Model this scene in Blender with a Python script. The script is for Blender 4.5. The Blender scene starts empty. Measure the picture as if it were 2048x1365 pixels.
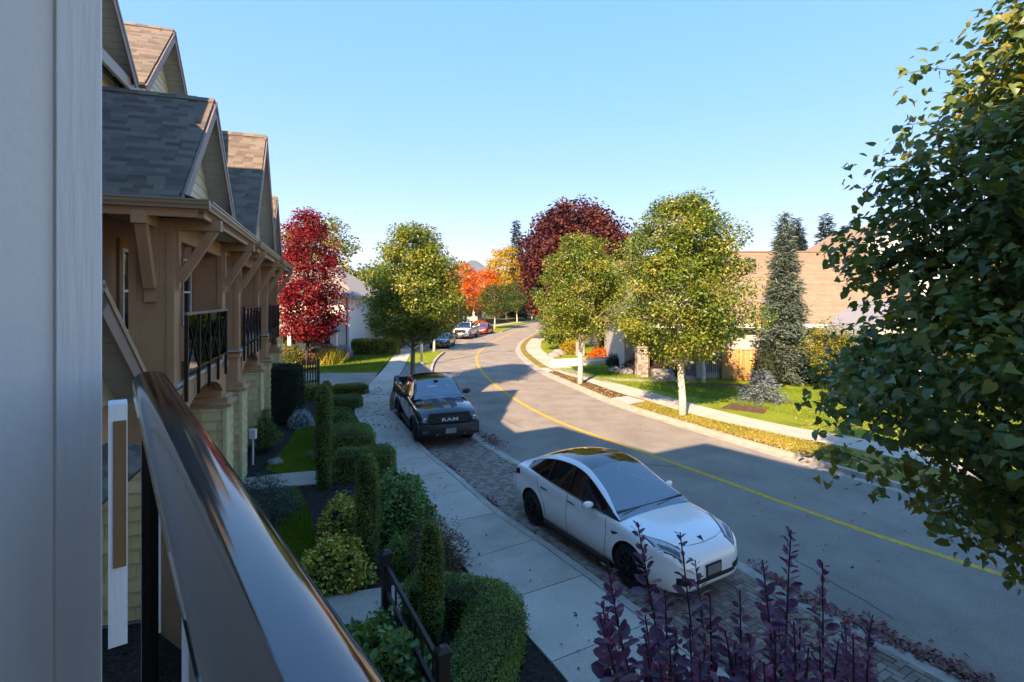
import bpy, bmesh, math, random
import numpy as np
from mathutils import Vector, Matrix
from mathutils.bvhtree import BVHTree
R = math.radians
sc = bpy.context.scene
COL = sc.collection
# ------------------------------------------------------------------ camera
cam_d = bpy.data.cameras.new("camera"); cam = bpy.data.objects.new("camera", cam_d); COL.objects.link(cam)
cam.location = (0, 0, 4.8); cam.rotation_euler = (R(90), 0, 0)
cam_d.lens = 18.46; cam_d.sensor_width = 36; cam_d.shift_y = -0.0413
cam_d.clip_start = 0.02; cam_d.clip_end = 30000
sc.camera = cam
# ------------------------------------------------------------------ sky and sun
SUN_EL, SUN_AZ = R(32), R(23.5)          # sun stands behind and left of the camera
to_sun = Vector((-math.sin(SUN_AZ) * math.cos(SUN_EL), -math.cos(SUN_AZ) * math.cos(SUN_EL), math.sin(SUN_EL)))
w = bpy.data.worlds.new("World"); sc.world = w; w.use_nodes = True
nt = w.node_tree; nt.nodes.clear()
sky = nt.nodes.new("ShaderNodeTexSky"); sky.sky_type = 'NISHITA'; sky.sun_disc = False
sky.sun_elevation = SUN_EL; sky.sun_rotation = math.atan2(to_sun.x, to_sun.y)
sky.altitude = 50; sky.air_density = 0.8; sky.dust_density = 0.0; sky.ozone_density = 6.0
bg = nt.nodes.new("ShaderNodeBackground"); bg.inputs[1].default_value = 0.15
wo = nt.nodes.new("ShaderNodeOutputWorld")
gm = nt.nodes.new("ShaderNodeGamma"); gm.inputs[1].default_value = 0.2          # the whole sky evenly compressed, as the photo's tone mapping has it
hsv = nt.nodes.new("ShaderNodeHueSaturation"); hsv.inputs['Saturation'].default_value = 2.0
hs2 = nt.nodes.new("ShaderNodeHueSaturation"); hs2.inputs['Saturation'].default_value = 1.72; hs2.inputs['Value'].default_value = 1.2; hs2.inputs['Hue'].default_value = 0.517
nt.links.new(sky.outputs[0], gm.inputs[0]); nt.links.new(gm.outputs[0], hsv.inputs['Color'])
nt.links.new(hsv.outputs[0], hs2.inputs['Color']); nt.links.new(hs2.outputs[0], bg.inputs[0]); nt.links.new(bg.outputs[0], wo.inputs[0])
sd = bpy.data.lights.new("sun", 'SUN'); sd.energy = 2.0; sd.angle = R(0.5); sd.color = (1, 0.88, 0.70)
so = bpy.data.objects.new("sun", sd); COL.objects.link(so); so.location = (0, -20, 40)
so.rotation_euler = to_sun.to_track_quat('Z', 'Y').to_euler()
vs = sc.view_settings; vs.view_transform = 'Standard'; vs.look = 'None'; vs.exposure = 2.92; vs.gamma = 1.0
vs.use_curve_mapping = False
vs.use_white_balance = True; vs.white_balance_temperature = 8900; vs.white_balance_tint = 24
sc.cycles.max_bounces = 8; sc.cycles.diffuse_bounces = 5; sc.cycles.glossy_bounces = 3
sc.cycles.transmission_bounces = 4; sc.cycles.transparent_max_bounces = 6; sc.cycles.caustics_reflective = False
sc.cycles.caustics_refractive = False

# ------------------------------------------------------------------ materials
MATS = {}
def nodes(name):
    m = bpy.data.materials.new(name); m.use_nodes = True
    t = m.node_tree; t.nodes.clear()
    o = t.nodes.new("ShaderNodeOutputMaterial")
    return m, t, o
def ramp(t, cols, lo=0.0, hi=1.0):
    r = t.nodes.new("ShaderNodeValToRGB"); e = r.color_ramp.elements
    n = len(cols)
    while len(e) < n: e.new(0.5)
    for i, c in enumerate(cols):
        e[i].position = lo + (hi - lo) * (i / max(1, n - 1)); e[i].color = (c[0], c[1], c[2], 1)
    return r
def pm(name, cols, rough=.6, metal=0.0, nscale=3.0, detail=5, rnd=None, rw=.6, bump=0.0, bscale=40.0, spec=.5, coat=0.0,
       stretch=None, lo=.25, hi=.75, trans=0.0, ior=1.5, rvar=0.0, local=False, bstretch=None, bdetail=4, speck=0.0, sscale=70.0):
    """procedural Principled material; noise in world space (or object space), per-object or per-island tone"""
    if name in MATS: return MATS[name]
    m, t, o = nodes(name); L = t.links.new
    b = t.nodes.new("ShaderNodeBsdfPrincipled"); L(b.outputs[0], o.inputs[0])
    if not isinstance(cols[0], (tuple, list)): cols = [cols]
    b.inputs['Roughness'].default_value = rough; b.inputs['Metallic'].default_value = metal
    b.inputs['IOR'].default_value = ior; b.inputs['Specular IOR Level'].default_value = spec
    b.inputs['Coat Weight'].default_value = coat; b.inputs['Coat Roughness'].default_value = .04
    b.inputs['Transmission Weight'].default_value = trans
    if local: pos = t.nodes.new("ShaderNodeTexCoord").outputs['Object']
    else: pos = t.nodes.new("ShaderNodeNewGeometry").outputs['Position']
    def mapped(sv):
        if sv is None: return pos
        mp = t.nodes.new("ShaderNodeMapping"); mp.inputs['Scale'].default_value = sv; L(pos, mp.inputs[0]); return mp.outputs[0]
    if len(cols) == 1: b.inputs['Base Color'].default_value = (*cols[0], 1)
    else:
        nz = t.nodes.new("ShaderNodeTexNoise"); nz.inputs['Scale'].default_value = nscale; nz.inputs['Detail'].default_value = detail
        nz.inputs['Roughness'].default_value = .6
        L(mapped(stretch), nz.inputs['Vector']); fac = nz.outputs[0]
        if rnd:
            if rnd == 'object': rr = t.nodes.new("ShaderNodeObjectInfo").outputs['Random']
            else: rr = t.nodes.new("ShaderNodeNewGeometry").outputs['Random Per Island']
            mx = t.nodes.new("ShaderNodeMix"); mx.inputs[0].default_value = rw
            L(fac, mx.inputs[2]); L(rr, mx.inputs[3]); fac = mx.outputs[0]
        r = ramp(t, cols, lo, hi); L(fac, r.inputs[0]); L(r.outputs[0], b.inputs['Base Color'])
        if speck:
            n3 = t.nodes.new("ShaderNodeTexNoise"); n3.inputs['Scale'].default_value = sscale; n3.inputs['Detail'].default_value = 2; L(pos, n3.inputs['Vector'])
            mr3 = t.nodes.new("ShaderNodeMapRange"); mr3.inputs[1].default_value = .3; mr3.inputs[2].default_value = .7; mr3.inputs[3].default_value = 1 - speck; mr3.inputs[4].default_value = 1 + speck; L(n3.outputs[0], mr3.inputs[0])
            vm = t.nodes.new("ShaderNodeVectorMath"); vm.operation = 'SCALE'; L(r.outputs[0], vm.inputs[0]); L(mr3.outputs[0], vm.inputs['Scale']); L(vm.outputs[0], b.inputs['Base Color'])
        if rvar:
            mr = t.nodes.new("ShaderNodeMapRange"); mr.inputs[3].default_value = rough - rvar; mr.inputs[4].default_value = rough + rvar
            L(nz.outputs[0], mr.inputs[0]); L(mr.outputs[0], b.inputs['Roughness'])
    if bump:
        n2 = t.nodes.new("ShaderNodeTexNoise"); n2.inputs['Scale'].default_value = bscale; n2.inputs['Detail'].default_value = bdetail
        L(mapped(bstretch), n2.inputs['Vector'])
        bp = t.nodes.new("ShaderNodeBump"); bp.inputs['Strength'].default_value = min(1, bump); bp.inputs['Distance'].default_value = .02
        L(n2.outputs[0], bp.inputs['Height']); L(bp.outputs[0], b.inputs['Normal'])
    MATS[name] = m
    return m
def leafmat(name, cols, trans=.35, rough=.55, tw=.5, spec=.3):
    """foliage: tone per clump (attribute 'tone') and per leaf, part diffuse, part translucent"""
    if name in MATS: return MATS[name]
    m, t, o = nodes(name); L = t.links.new
    at = t.nodes.new("ShaderNodeAttribute"); at.attribute_name = "tone"
    ge = t.nodes.new("ShaderNodeNewGeometry")
    mx = t.nodes.new("ShaderNodeMix"); mx.inputs[0].default_value = tw
    L(ge.outputs['Random Per Island'], mx.inputs[2]); L(at.outputs['Fac'], mx.inputs[3])
    r = ramp(t, cols, .08, .92); L(mx.outputs[0], r.inputs[0])
    b = t.nodes.new("ShaderNodeBsdfPrincipled"); b.inputs['Roughness'].default_value = rough; b.inputs['Specular IOR Level'].default_value = spec
    tr = t.nodes.new("ShaderNodeBsdfTranslucent")
    hs = t.nodes.new("ShaderNodeHueSaturation"); hs.inputs['Saturation'].default_value = 1.15; hs.inputs['Value'].default_value = 1.25
    L(r.outputs[0], b.inputs['Base Color']); L(r.outputs[0], hs.inputs['Color']); L(hs.outputs[0], tr.inputs[0])
    ms = t.nodes.new("ShaderNodeMixShader"); ms.inputs[0].default_value = trans
    L(b.outputs[0], ms.inputs[1]); L(tr.outputs[0], ms.inputs[2]); L(ms.outputs[0], o.inputs[0])
    MATS[name] = m
    return m

# ------------------------------------------------------------------ mesh helpers
class MB:
    def __init__(s): s.v = []; s.f = []; s.m = []
    def add(s, vs_, fs, mi=0):
        k = len(s.v); s.v += [tuple(p) for p in vs_]
        for f in fs: s.f.append(tuple(i + k for i in f)); s.m.append(mi)
        return s
    def bx(s, x0, x1, y0, y1, z0, z1, mi=0, M=None):
        v = [(x, y, z) for z in (z0, z1) for y in (y0, y1) for x in (x0, x1)]
        if M: v = [M @ Vector(p) for p in v]
        return s.add(v, [(0, 2, 3, 1), (4, 5, 7, 6), (0, 1, 5, 4), (2, 6, 7, 3), (0, 4, 6, 2), (1, 3, 7, 5)], mi)
    def beam(s, p, q, wd, h, up=(0, 0, 1), mi=0):
        p, q = Vector(p), Vector(q); d = (q - p).normalized(); a = d.cross(Vector(up))
        if a.length < 1e-4: a = d.cross(Vector((1, 0, 0)))
        a.normalize(); u = a.cross(d).normalized(); a *= wd / 2; u *= h / 2
        return s.add([p - a - u, p + a - u, p + a + u, p - a + u, q - a - u, q + a - u, q + a + u, q - a + u],
                     [(0, 1, 2, 3), (7, 6, 5, 4), (0, 4, 5, 1), (1, 5, 6, 2), (2, 6, 7, 3), (3, 7, 4, 0)], mi)
    def tube(s, path, rad, n=6, mi=0, cap=True):
        path = [Vector(p) for p in path]; k0 = len(s.v)
        if not hasattr(rad, '__len__'): rad = [rad] * len(path)
        pa = None
        for i, p in enumerate(path):
            d = (path[min(i + 1, len(path) - 1)] - path[max(i - 1, 0)])
            d = d.normalized() if d.length > 1e-9 else Vector((0, 0, 1))
            if pa is None: pa = d.orthogonal().normalized()
            a = (pa - d * pa.dot(d)); a = a.normalized() if a.length > 1e-6 else d.orthogonal().normalized()
            pa = a; b = d.cross(a)
            for j in range(n):
                th = 2 * math.pi * j / n; s.v.append(tuple(p + (a * math.cos(th) + b * math.sin(th)) * rad[i]))
        for i in range(len(path) - 1):
            for j in range(n):
                s.f.append((k0 + i * n + j, k0 + i * n + (j + 1) % n, k0 + (i + 1) * n + (j + 1) % n, k0 + (i + 1) * n + j)); s.m.append(mi)
        if cap:
            s.f.append(tuple(k0 + j for j in reversed(range(n)))); s.m.append(mi)
            s.f.append(tuple(k0 + (len(path) - 1) * n + j for j in range(n))); s.m.append(mi)
        return s
    def ext(s, poly, vec, mi=0):
        """a 3-D polygon pushed along vec into a closed slab"""
        n = len(poly); vec = Vector(vec); a = [Vector(p) for p in poly]
        return s.add(a + [p + vec for p in a], [tuple(reversed(range(n))), tuple(range(n, 2 * n))] +
                     [(i, (i + 1) % n, n + (i + 1) % n, n + i) for i in range(n)], mi)
    def lathe(s, prof, n=16, o=(0, 0, 0), M=None, mi=0, caps=True):
        k = len(s.v)
        for r, z in prof:
            for j in range(n):
                th = 2 * math.pi * j / n; p = Vector((r * math.cos(th), r * math.sin(th), z))
                if M: p = M @ p
                s.v.append(tuple(p + Vector(o)))
        for i in range(len(prof) - 1):
            for j in range(n):
                s.f.append((k + i * n + j, k + i * n + (j + 1) % n, k + (i + 1) * n + (j + 1) % n, k + (i + 1) * n + j)); s.m.append(mi)
        if caps:
            s.f.append(tuple(k + j for j in reversed(range(n)))); s.m.append(mi)
            s.f.append(tuple(k + (len(prof) - 1) * n + j for j in range(n))); s.m.append(mi)
        return s
    def rings(s, rs, closed=True, caps=True, mi=0):
        k = len(s.v); n = len(rs[0])
        for r in rs: s.v += [tuple(p) for p in r]
        for i in range(len(rs) - 1):
            for j in range(n if closed else n - 1):
                s.f.append((k + i * n + j, k + i * n + (j + 1) % n, k + (i + 1) * n + (j + 1) % n, k + (i + 1) * n + j)); s.m.append(mi)
        if caps:
            s.f.append(tuple(k + j for j in reversed(range(n)))); s.m.append(mi)
            s.f.append(tuple(k + (len(rs) - 1) * n + j for j in range(n))); s.m.append(mi)
        return s
    def mesh(s, name, mats):
        me = bpy.data.meshes.new(name); me.from_pydata(s.v, [], s.f)
        for m in (mats if isinstance(mats, (list, tuple)) else [mats]): me.materials.append(m)
        if any(s.m): me.polygons.foreach_set('material_index', s.m)
        bm = bmesh.new(); bm.from_mesh(me); bmesh.ops.recalc_face_normals(bm, faces=bm.faces); bm.to_mesh(me); bm.free()
        return me
    def build(s, name, mats, parent=None, smooth=False, bevel=0, kind=None, auto=None):
        return link(name, s.mesh(name, mats), parent, smooth, bevel, kind, auto)
def link(name, me, parent=None, smooth=False, bevel=0, kind=None, auto=None, loc=None):
    o = bpy.data.objects.new(name, me); COL.objects.link(o)
    if parent: o.parent = parent
    if loc is not None: o.location = loc
    if smooth: me.polygons.foreach_set('use_smooth', [True] * len(me.polygons))
    if auto is not None: me.set_sharp_from_angle(angle=R(auto))
    if bevel:
        b = o.modifiers.new("edge", 'BEVEL'); b.width = bevel; b.segments = 2; b.limit_method = 'ANGLE'; b.angle_limit = R(40)
    if kind: o['kind'] = kind
    return o
def tag(o, label, cat, group=None):
    o['label'] = label; o['category'] = cat
    if group: o['group'] = group
    return o
def thing(name, label, cat, loc=(0, 0, 0), rz=0, group=None):
    o = bpy.data.objects.new(name, None); COL.objects.link(o); o.empty_display_size = .2
    o.location = loc; o.rotation_euler = (0, 0, rz)
    return tag(o, label, cat, group)
def mesh_np(name, V, F, mat, tone=None):
    """fast mesh from arrays; F is (n, k) with k equal for all"""
    V = np.asarray(V, np.float32); F = np.asarray(F, np.int32); me = bpy.data.meshes.new(name)
    me.vertices.add(len(V)); me.vertices.foreach_set('co', V.ravel())
    k = F.shape[1]; me.loops.add(F.size); me.loops.foreach_set('vertex_index', F.ravel())
    me.polygons.add(len(F)); me.polygons.foreach_set('loop_start', np.arange(0, F.size, k, dtype=np.int32))
    me.update(calc_edges=True)
    if tone is not None:
        a = me.attributes.new("tone", 'FLOAT', 'POINT'); a.data.foreach_set('value', np.asarray(tone, np.float32))
    me.materials.append(mat)
    return me
def hermite(xs, ys, q):
    """smooth curve through (xs, ys), xs rising, sampled at q; ys may be (n, d)"""
    xs = np.asarray(xs, float); ys = np.asarray(ys, float)
    if ys.ndim == 1: return hermite(xs, ys[:, None], q)[:, 0]
    d = np.diff(ys, axis=0) / np.diff(xs)[:, None]
    m = np.vstack([d[:1], (d[1:] * np.diff(xs)[:-1, None] + d[:-1] * np.diff(xs)[1:, None]) / (xs[2:] - xs[:-2])[:, None], d[-1:]])
    q = np.asarray(q, float); i = np.clip(np.searchsorted(xs, q) - 1, 0, len(xs) - 2)
    h = xs[i + 1] - xs[i]; t = ((q - xs[i]) / h)[:, None]; h = h[:, None]
    return (2*t**3 - 3*t**2 + 1) * ys[i] + (t**3 - 2*t**2 + t) * h * m[i] + (-2*t**3 + 3*t**2) * ys[i+1] + (t**3 - t**2) * h * m[i+1]
def spline(pts, step=.5):
    """dense smooth polyline through 2-D points, parametrised by chord length"""
    p = np.asarray(pts, float); s_ = np.concatenate([[0], np.cumsum(np.linalg.norm(np.diff(p, axis=0), axis=1))])
    return hermite(s_, p, np.linspace(0, s_[-1], max(2, int(s_[-1] / step) + 1)))
def resample(p, n):
    s_ = np.concatenate([[0], np.cumsum(np.linalg.norm(np.diff(p, axis=0), axis=1))]); q = np.linspace(0, s_[-1], n)
    return np.stack([np.interp(q, s_, p[:, 0]), np.interp(q, s_, p[:, 1])], 1)
def offset(p, d):
    """polyline shifted to its left by d"""
    t = np.gradient(p, axis=0); t /= np.linalg.norm(t, axis=1)[:, None]
    return p + d * np.stack([-t[:, 1], t[:, 0]], 1)
def strip(name, A, B, z, mat, kind='structure', depth=.35, n=None, parent=None, z2=None):
    """a slab between two polylines, top at z"""
    n = n or max(len(A), len(B)); A = resample(A, n); B = resample(B, n); mb = MB(); z2 = z if z2 is None else z2
    mb.rings([[(a[0], a[1], z), (b[0], b[1], z2), (b[0], b[1], z2 - depth), (a[0], a[1], z - depth)] for a, b in zip(A, B)])
    return mb.build(name, mat, parent, kind=kind)
def slab(name, poly, z, mat, kind='structure', depth=.3, parent=None):
    return MB().ext([(p[0], p[1], z - depth) for p in poly], (0, 0, depth)).build(name, mat, parent, kind=kind)
def inpoly(P, poly):
    P = np.asarray(P, float); poly = np.asarray(poly, float); x, y = P[:, 0], P[:, 1]; c = np.zeros(len(P), bool); j = len(poly) - 1
    for i in range(len(poly)):
        xi, yi = poly[i]; xj, yj = poly[j]
        k = ((yi > y) != (yj > y)) & (x < (xj - xi) * (y - yi) / (yj - yi + 1e-12) + xi); c ^= k; j = i
    return c
def scatter(poly, n, rng):
    poly = np.asarray(poly, float); lo, hi = poly.min(0), poly.max(0); out = []; got = 0
    while got < n:
        q = lo + rng.random((2 * n + 50, 2)) * (hi - lo); q = q[inpoly(q, poly)]; out.append(q); got += len(q)
    return np.vstack(out)[:n]

# ------------------------------------------------------------------ shared materials
M_asph = pm('asphalt', [(.205, .184, .152), (.25, .225, .188), (.295, .267, .225)], .92, nscale=.8, detail=15, bump=.7, bscale=130, spec=.25, lo=.32, hi=.68, speck=.3, sscale=50)
M_conc = pm('sidewalk_concrete', [(.36, .31, .255), (.455, .395, .325), (.53, .465, .385)], .9, nscale=1.7, detail=14, bump=.45, bscale=110, spec=.25, rnd='object', rw=.25, speck=.2, sscale=60)
M_concd = pm('joint_grime', [(.05, .05, .045), (.1, .095, .085)], .95, nscale=9)
M_kerb = pm('kerb_concrete', [(.26, .235, .20), (.37, .335, .285), (.46, .42, .36)], .9, nscale=2.5, detail=12, bump=.45, bscale=90, spec=.25, speck=.2, sscale=60)
M_brick = pm('paver_brick', [(.17, .13, .10), (.235, .185, .148), (.30, .245, .20)], .9, nscale=5, rnd='object', rw=.55, bump=.4, bscale=150, spec=.25)
M_brickm = pm('paver_brick_mass', [(.17, .13, .10), (.235, .185, .148), (.30, .245, .20)], .9, nscale=5, rnd='island', rw=.55, bump=.4, bscale=150, spec=.25)
M_sand = pm('joint_sand', [(.03, .026, .022), (.06, .05, .042)], .95, nscale=12)
M_mulch = pm('bark_mulch', [(.016, .013, .012), (.036, .028, .024), (.065, .052, .043)], .95, nscale=14, detail=8, bump=1, bscale=45, spec=.15)
M_soil = pm('brown_soil', [(.06, .035, .02), (.11, .065, .038), (.16, .10, .06)], .95, nscale=6, detail=9, bump=1, bscale=40, spec=.15)
M_lawn = pm('lawn_soil', [(.10, .15, .015), (.17, .23, .022), (.22, .26, .035)], .95, nscale=1.2, detail=9, bump=.7, bscale=60, spec=.1)
M_earth = pm('far_ground', [(.05, .07, .02), (.09, .10, .03), (.12, .11, .05)], .95, nscale=.05, detail=8, spec=.1)
M_yel = pm('yellow_paint', [(.26, .19, .09), (.52, .29, .035), (.58, .33, .04), (.62, .37, .05)], .75, nscale=9, detail=12, spec=.3, lo=.33, hi=.6, speck=.15, sscale=45)
# ================================================================== ground, road, pavements
MB().add([(-3000, -600, -.06), (3000, -600, -.06), (3000, 6500, -.06), (-3000, 6500, -.06)], [(0, 1, 2, 3)]).build('ground', M_earth, kind='structure')
# lines of the street, metres (camera above the origin, looking along +y)
KL = spline([(9.2, -14), (6.9, -6), (4.75, 1), (3.25, 5.0), (2.12, 7.28), (1.43, 8.51), (.71, 9.75), (-.26, 11.28), (-1.58, 13.92), (-2.63, 15.9), (-3.9, 18.9), (-5.09, 21.72)], .4)
SL = spline([(7.4, -14), (5.1, -6), (2.9, 1), (1.55, 4.6), (.55, 6.7), (.11, 7.5), (-.98, 9.47), (-1.93, 11.67), (-2.97, 13.92), (-5.1, 18.53), (-6.43, 21.5), (-7.6, 27.5),
             (-8.6, 35.3), (-10.1, 46.2), (-10.6, 55), (-10.0, 63), (-8.2, 74), (-5.4, 86), (-1.0, 100), (6, 118), (14, 134)], .4)
RL = spline([(12.0, -14), (9.6, -6), (7.5, 1), (6.4, 4.6), (5.31, 7.18), (4.59, 8.37), (4.1, 9.66), (1.9, 12.9), (-.06, 15.9), (-1.42, 18.88), (-2.6, 22.5), (-4.0, 28),
             (-5.19, 34.3), (-5.95, 43), (-5.6, 52), (-3.9, 61.5), (-1.5, 75), (1.9, 96), (7, 113), (14.5, 129)], .4)
YC = spline([(16, -14), (13.7, -6), (11.6, 1), (10.2, 5.6), (8.67, 8.89), (7.38, 10.68), (6.28, 12.54), (5.2, 14.52), (3.68, 17.08), (1.78, 20.57), (-.36, 26.95), (-2.19, 36),
             (-2.95, 44.2), (-2.5, 54.8), (-.8, 68.1), (2.4, 88), (7.0, 106), (13, 120)], .4)
KR = spline([(19, -14), (17.0, -6), (15.2, 1), (12.9, 7.5), (9.55, 13.62), (8.25, 16.15), (6.84, 19.09), (5.0, 23.23), (3.24, 29.3), (1.99, 34.3), (1.02, 41.3), (.62, 49.4),
             (1.2, 57.9), (2.7, 68.1), (5.4, 81.3), (9.6, 98), (15, 110)], .4)
SN = spline([(21.4, -12), (18.6, -3), (15.6, 6), (12.6, 12.6), (10.64, 16.52), (9.04, 18.39), (7.52, 21), (6.31, 24), (4.69, 28), (2.7, 35), (1.75, 42), (1.3, 49), (1.85, 57.5), (3.3, 67.5), (6.1, 80.5), (10.4, 97), (16, 109)], .4)
SF = offset(SN, -1.45)
strip('road', offset(RL, -.02), offset(KR, .02), 0.0, M_asph)
def line_mark(P, off, wd): return strip('road_marking', offset(P, off - wd / 2), offset(P, off + wd / 2), .005, M_yel, depth=.004)
YC2 = YC
line_mark(YC2, 0, .165)
# asphalt seams and wear streaks as thin sealed cracks
M_tar = pm('crack_seal', [(.035, .035, .036), (.06, .06, .06)], .6, nscale=8)
rs = np.random.default_rng(5)
for k in range(7):
    i = 30 + int(k * 16); f = rs.uniform(.15, .85); p = RL[min(i, len(RL) - 1)] * (1 - f) + YC[min(i + 3, len(YC) - 1)] * f
    d = rs.normal(size=2); d /= np.linalg.norm(d); q = np.array([p + d * t * .25 + rs.normal(size=2) * .03 for t in range(9)])
    strip('crack_line', offset(q, .012), offset(q, -.012), .004, M_tar, depth=.003)
# parking bay of herringbone brick between kerb and road
iK = [i for i, p in enumerate(KL) if 5.4 < p[1] <= 21.8]; KB = KL[iK]
iR = [i for i, p in enumerate(RL) if 5.9 < p[1] < 20.2]; RB = RL[iR]
bay = np.vstack([offset(KB, -.16), offset(RB, .22)[::-1]])
bay_o = slab('parking_bay', bay, -.012 + .02, M_sand)
strip('bay_edge_band', offset(RB, .22), offset(RB, -.02), .018, M_kerb, depth=.05)
strip('kerb', KB, offset(KB, -.15), .125, M_kerb)
# bricks
def brick_mesh(mb, x, y, a, L_=.198, W_=.097, z=.008, h=.022, ch=.006):
    c, s_ = math.cos(a), math.sin(a); out = []
    for zz, g in ((z - .004, 0), (z + h - ch, 0), (z + h, ch)):
        for sx, sy in ((-1, -1), (1, -1), (1, 1), (-1, 1)):
            lx, ly = sx * (L_ / 2 - g), sy * (W_ / 2 - g); out.append((x + lx * c - ly * s_, y + lx * s_ + ly * c, zz))
    mb.add(out, [(0, 1, 5, 4), (1, 2, 6, 5), (2, 3, 7, 6), (3, 0, 4, 7), (4, 5, 9, 8), (5, 6, 10, 9), (6, 7, 11, 10), (7, 4, 8, 11), (8, 9, 10, 11)])
BL, BW, BA = .2045, .1022, math.atan2(-.86, .5)
bricks = []
for gi in range(-80, 100):
    for gj in range(-90, 90):
        k = (gi + gj) % 4
        if k == 0: bricks.append(((gi + 1) * BW, (gj + .5) * BW, 0.0))
        if k == 2: bricks.append(((gi + .5) * BW, (gj + 1) * BW, math.pi / 2))
bb = np.array(bricks); ca, sa = math.cos(BA), math.sin(BA); o_ = np.array([1.4, 12.0])
# lattice cell check: horizontals cover cells (i,j),(i+1,j) with i+j=0 mod 4, verticals (i,j),(i,j+1) with i+j=2 mod 4
W_ = np.stack([o_[0] + bb[:, 0] * ca - bb[:, 1] * sa, o_[1] + bb[:, 0] * sa + bb[:, 1] * ca, bb[:, 2] + BA], 1)
bay_in = np.vstack([offset(KB, -.24), offset(RB, .30)[::-1]])
W_ = W_[inpoly(W_[:, :2], bay_in)]
W_ = W_[np.argsort(np.hypot(W_[:, 0] - 2.2, (W_[:, 1] - 7.9) * .8))]
bm_ = MB(); brick_mesh(bm_, 0, 0, 0); bme = bm_.mesh('brick', M_brick)
def under_car(x, y, cx, cy, hd, hl, hw):
    dx, dy = x - cx, y - cy; a = dx * math.sin(hd) + dy * math.cos(hd); b = dx * math.cos(hd) - dy * math.sin(hd); return abs(a) < hl and abs(b) < hw
n_b = 0; rest = MB(); rg = random.Random(3)
for x, y, a in W_:
    z = rg.uniform(-.003, .003)
    vis = not under_car(x, y, 1.97, 10.36, R(148.9), 1.9, .7) and not (y < 6.6)
    if n_b < 300 and vis:
        o = link('brick', bme, bay_o, loc=(x, y, z)); o.rotation_euler = (0, 0, a); n_b += 1
    else: brick_mesh(rest, x, y, a, z=.008 + z)
rest.build('brick_paving', M_brickm, bay_o, kind='stuff')
# soldier bricks along the kerb
row = resample(offset(KB, -.20), int(17.2 / .2)); sol = MB()
for i in range(len(row) - 1):
    m_ = (row[i] + row[i + 1]) / 2; d = row[i + 1] - row[i]; brick_mesh(sol, m_[0], m_[1], math.atan2(d[1], d[0]), L_=.19)
row = resample(offset(RB, .265), int(17.2 / .2))
for i in range(len(row) - 1):
    m_ = (row[i] + row[i + 1]) / 2; d = row[i + 1] - row[i]; brick_mesh(sol, m_[0], m_[1], math.atan2(d[1], d[0]), L_=.19)
sol.build('border_brick', M_brickm, bay_o, kind='stuff')
# left sidewalk: bed plus single slabs, joints recessed
k_end = [i for i, p in enumerate(SL) if p[1] < 100]; SLn = SL[k_end]
SR = spline(list(KL[[i for i in range(len(KL)) if KL[i][1] < 21.3]][::2]) + [(-5.35, 23.0), (-6.25, 27.6), (-7.3, 35.3), (-8.75, 46.2), (-9.2, 55), (-8.6, 62.6), (-6.85, 73.5), (-4.1, 85.3), (.2, 99.2)], .4)
walk = strip('sidewalk', offset(SLn, -.01), offset(SR, .01), .105, M_concd, n=260)
NS = 66
A = resample(SLn, NS * 4 + 1); B = resample(offset(SR, .012), NS * 4 + 1)
# pair points across by nearest perpendicular: walk along the kerb side
cum = np.concatenate([[0], np.cumsum(np.linalg.norm(np.diff(B, axis=0), axis=1))])
Ad = SLn
def across(p, t):
    n_ = np.array([-t[1], t[0]]); v = Ad - p; al = v @ t; k = np.argmin(np.abs(al) + (v @ n_ < 0) * 50); return Ad[k] + (p - Ad[k]) @ t * t
step = 1.52; nsl = int(cum[-1] / step)
for i in range(nsl):
    def at(s_):
        p = np.array([np.interp(s_, cum, B[:, 0]), np.interp(s_, cum, B[:, 1])]); q = np.array([np.interp(s_ + .05, cum, B[:, 0]), np.interp(s_ + .05, cum, B[:, 1])])
        t = q - p; t /= np.linalg.norm(t) + 1e-9; return p, across(p, t)
    lo_, hi_ = i * step + .009, (i + 1) * step - .009
    if B[min(int(hi_ / cum[-1] * len(B)), len(B) - 1)][1] < -3: continue
    qs = [at(s_) for s_ in np.linspace(lo_, hi_, 4)]
    poly = [tuple(r_) for r_, _ in qs] + [tuple(l_) for _, l_ in reversed(qs)]
    if B[min(int(hi_ / cum[-1] * len(B)), len(B) - 1)][1] < 60:
        slab('slab', poly, .12 + rg.uniform(-.0015, .0015), M_conc, kind=None, depth=.1, parent=walk)
strip('far_sidewalk', SL[[i for i, p in enumerate(SL) if p[1] > 58]], SR[[i for i, p in enumerate(SR) if p[1] > 58]], .118, M_conc, n=90)
# planted bulb beyond the bay: kerb, grass verge, brick strip
i3 = [i for i, p in enumerate(RL) if p[1] > 22.9 and p[1] < 47]; RB3 = RL[i3]
bulb_k = np.vstack([[(-5.15, 21.75)], [(-4.2, 22.1)], [(-3.1, 22.5)], RB3])
strip('kerb', bulb_k, offset(bulb_k, .16), .125, M_kerb)
SRb = SR[[i for i, p in enumerate(SR) if 21.5 < p[1] < 47]]
strip('verge', offset(bulb_k, .15), offset(SRb, -.02), .105, M_soil)
gi_ = [i for i, p in enumerate(RL) if 37 < p[1] < 47]; gs_ = [i for i, p in enumerate(SR) if 37 < p[1] < 47]
strip('verge_lawn', offset(RL[gi_], .17), offset(SR[gs_], -.02), .115, M_lawn)
bi_ = [i for i, p in enumerate(RL) if 30.5 < p[1] < 37.2]; bs_ = [i for i, p in enumerate(SR) if 30.5 < p[1] < 37.2]
strip('brick_apron', offset(RL[bi_], .17), offset(SR[bs_], -.02), .116, M_brickm)
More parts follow.
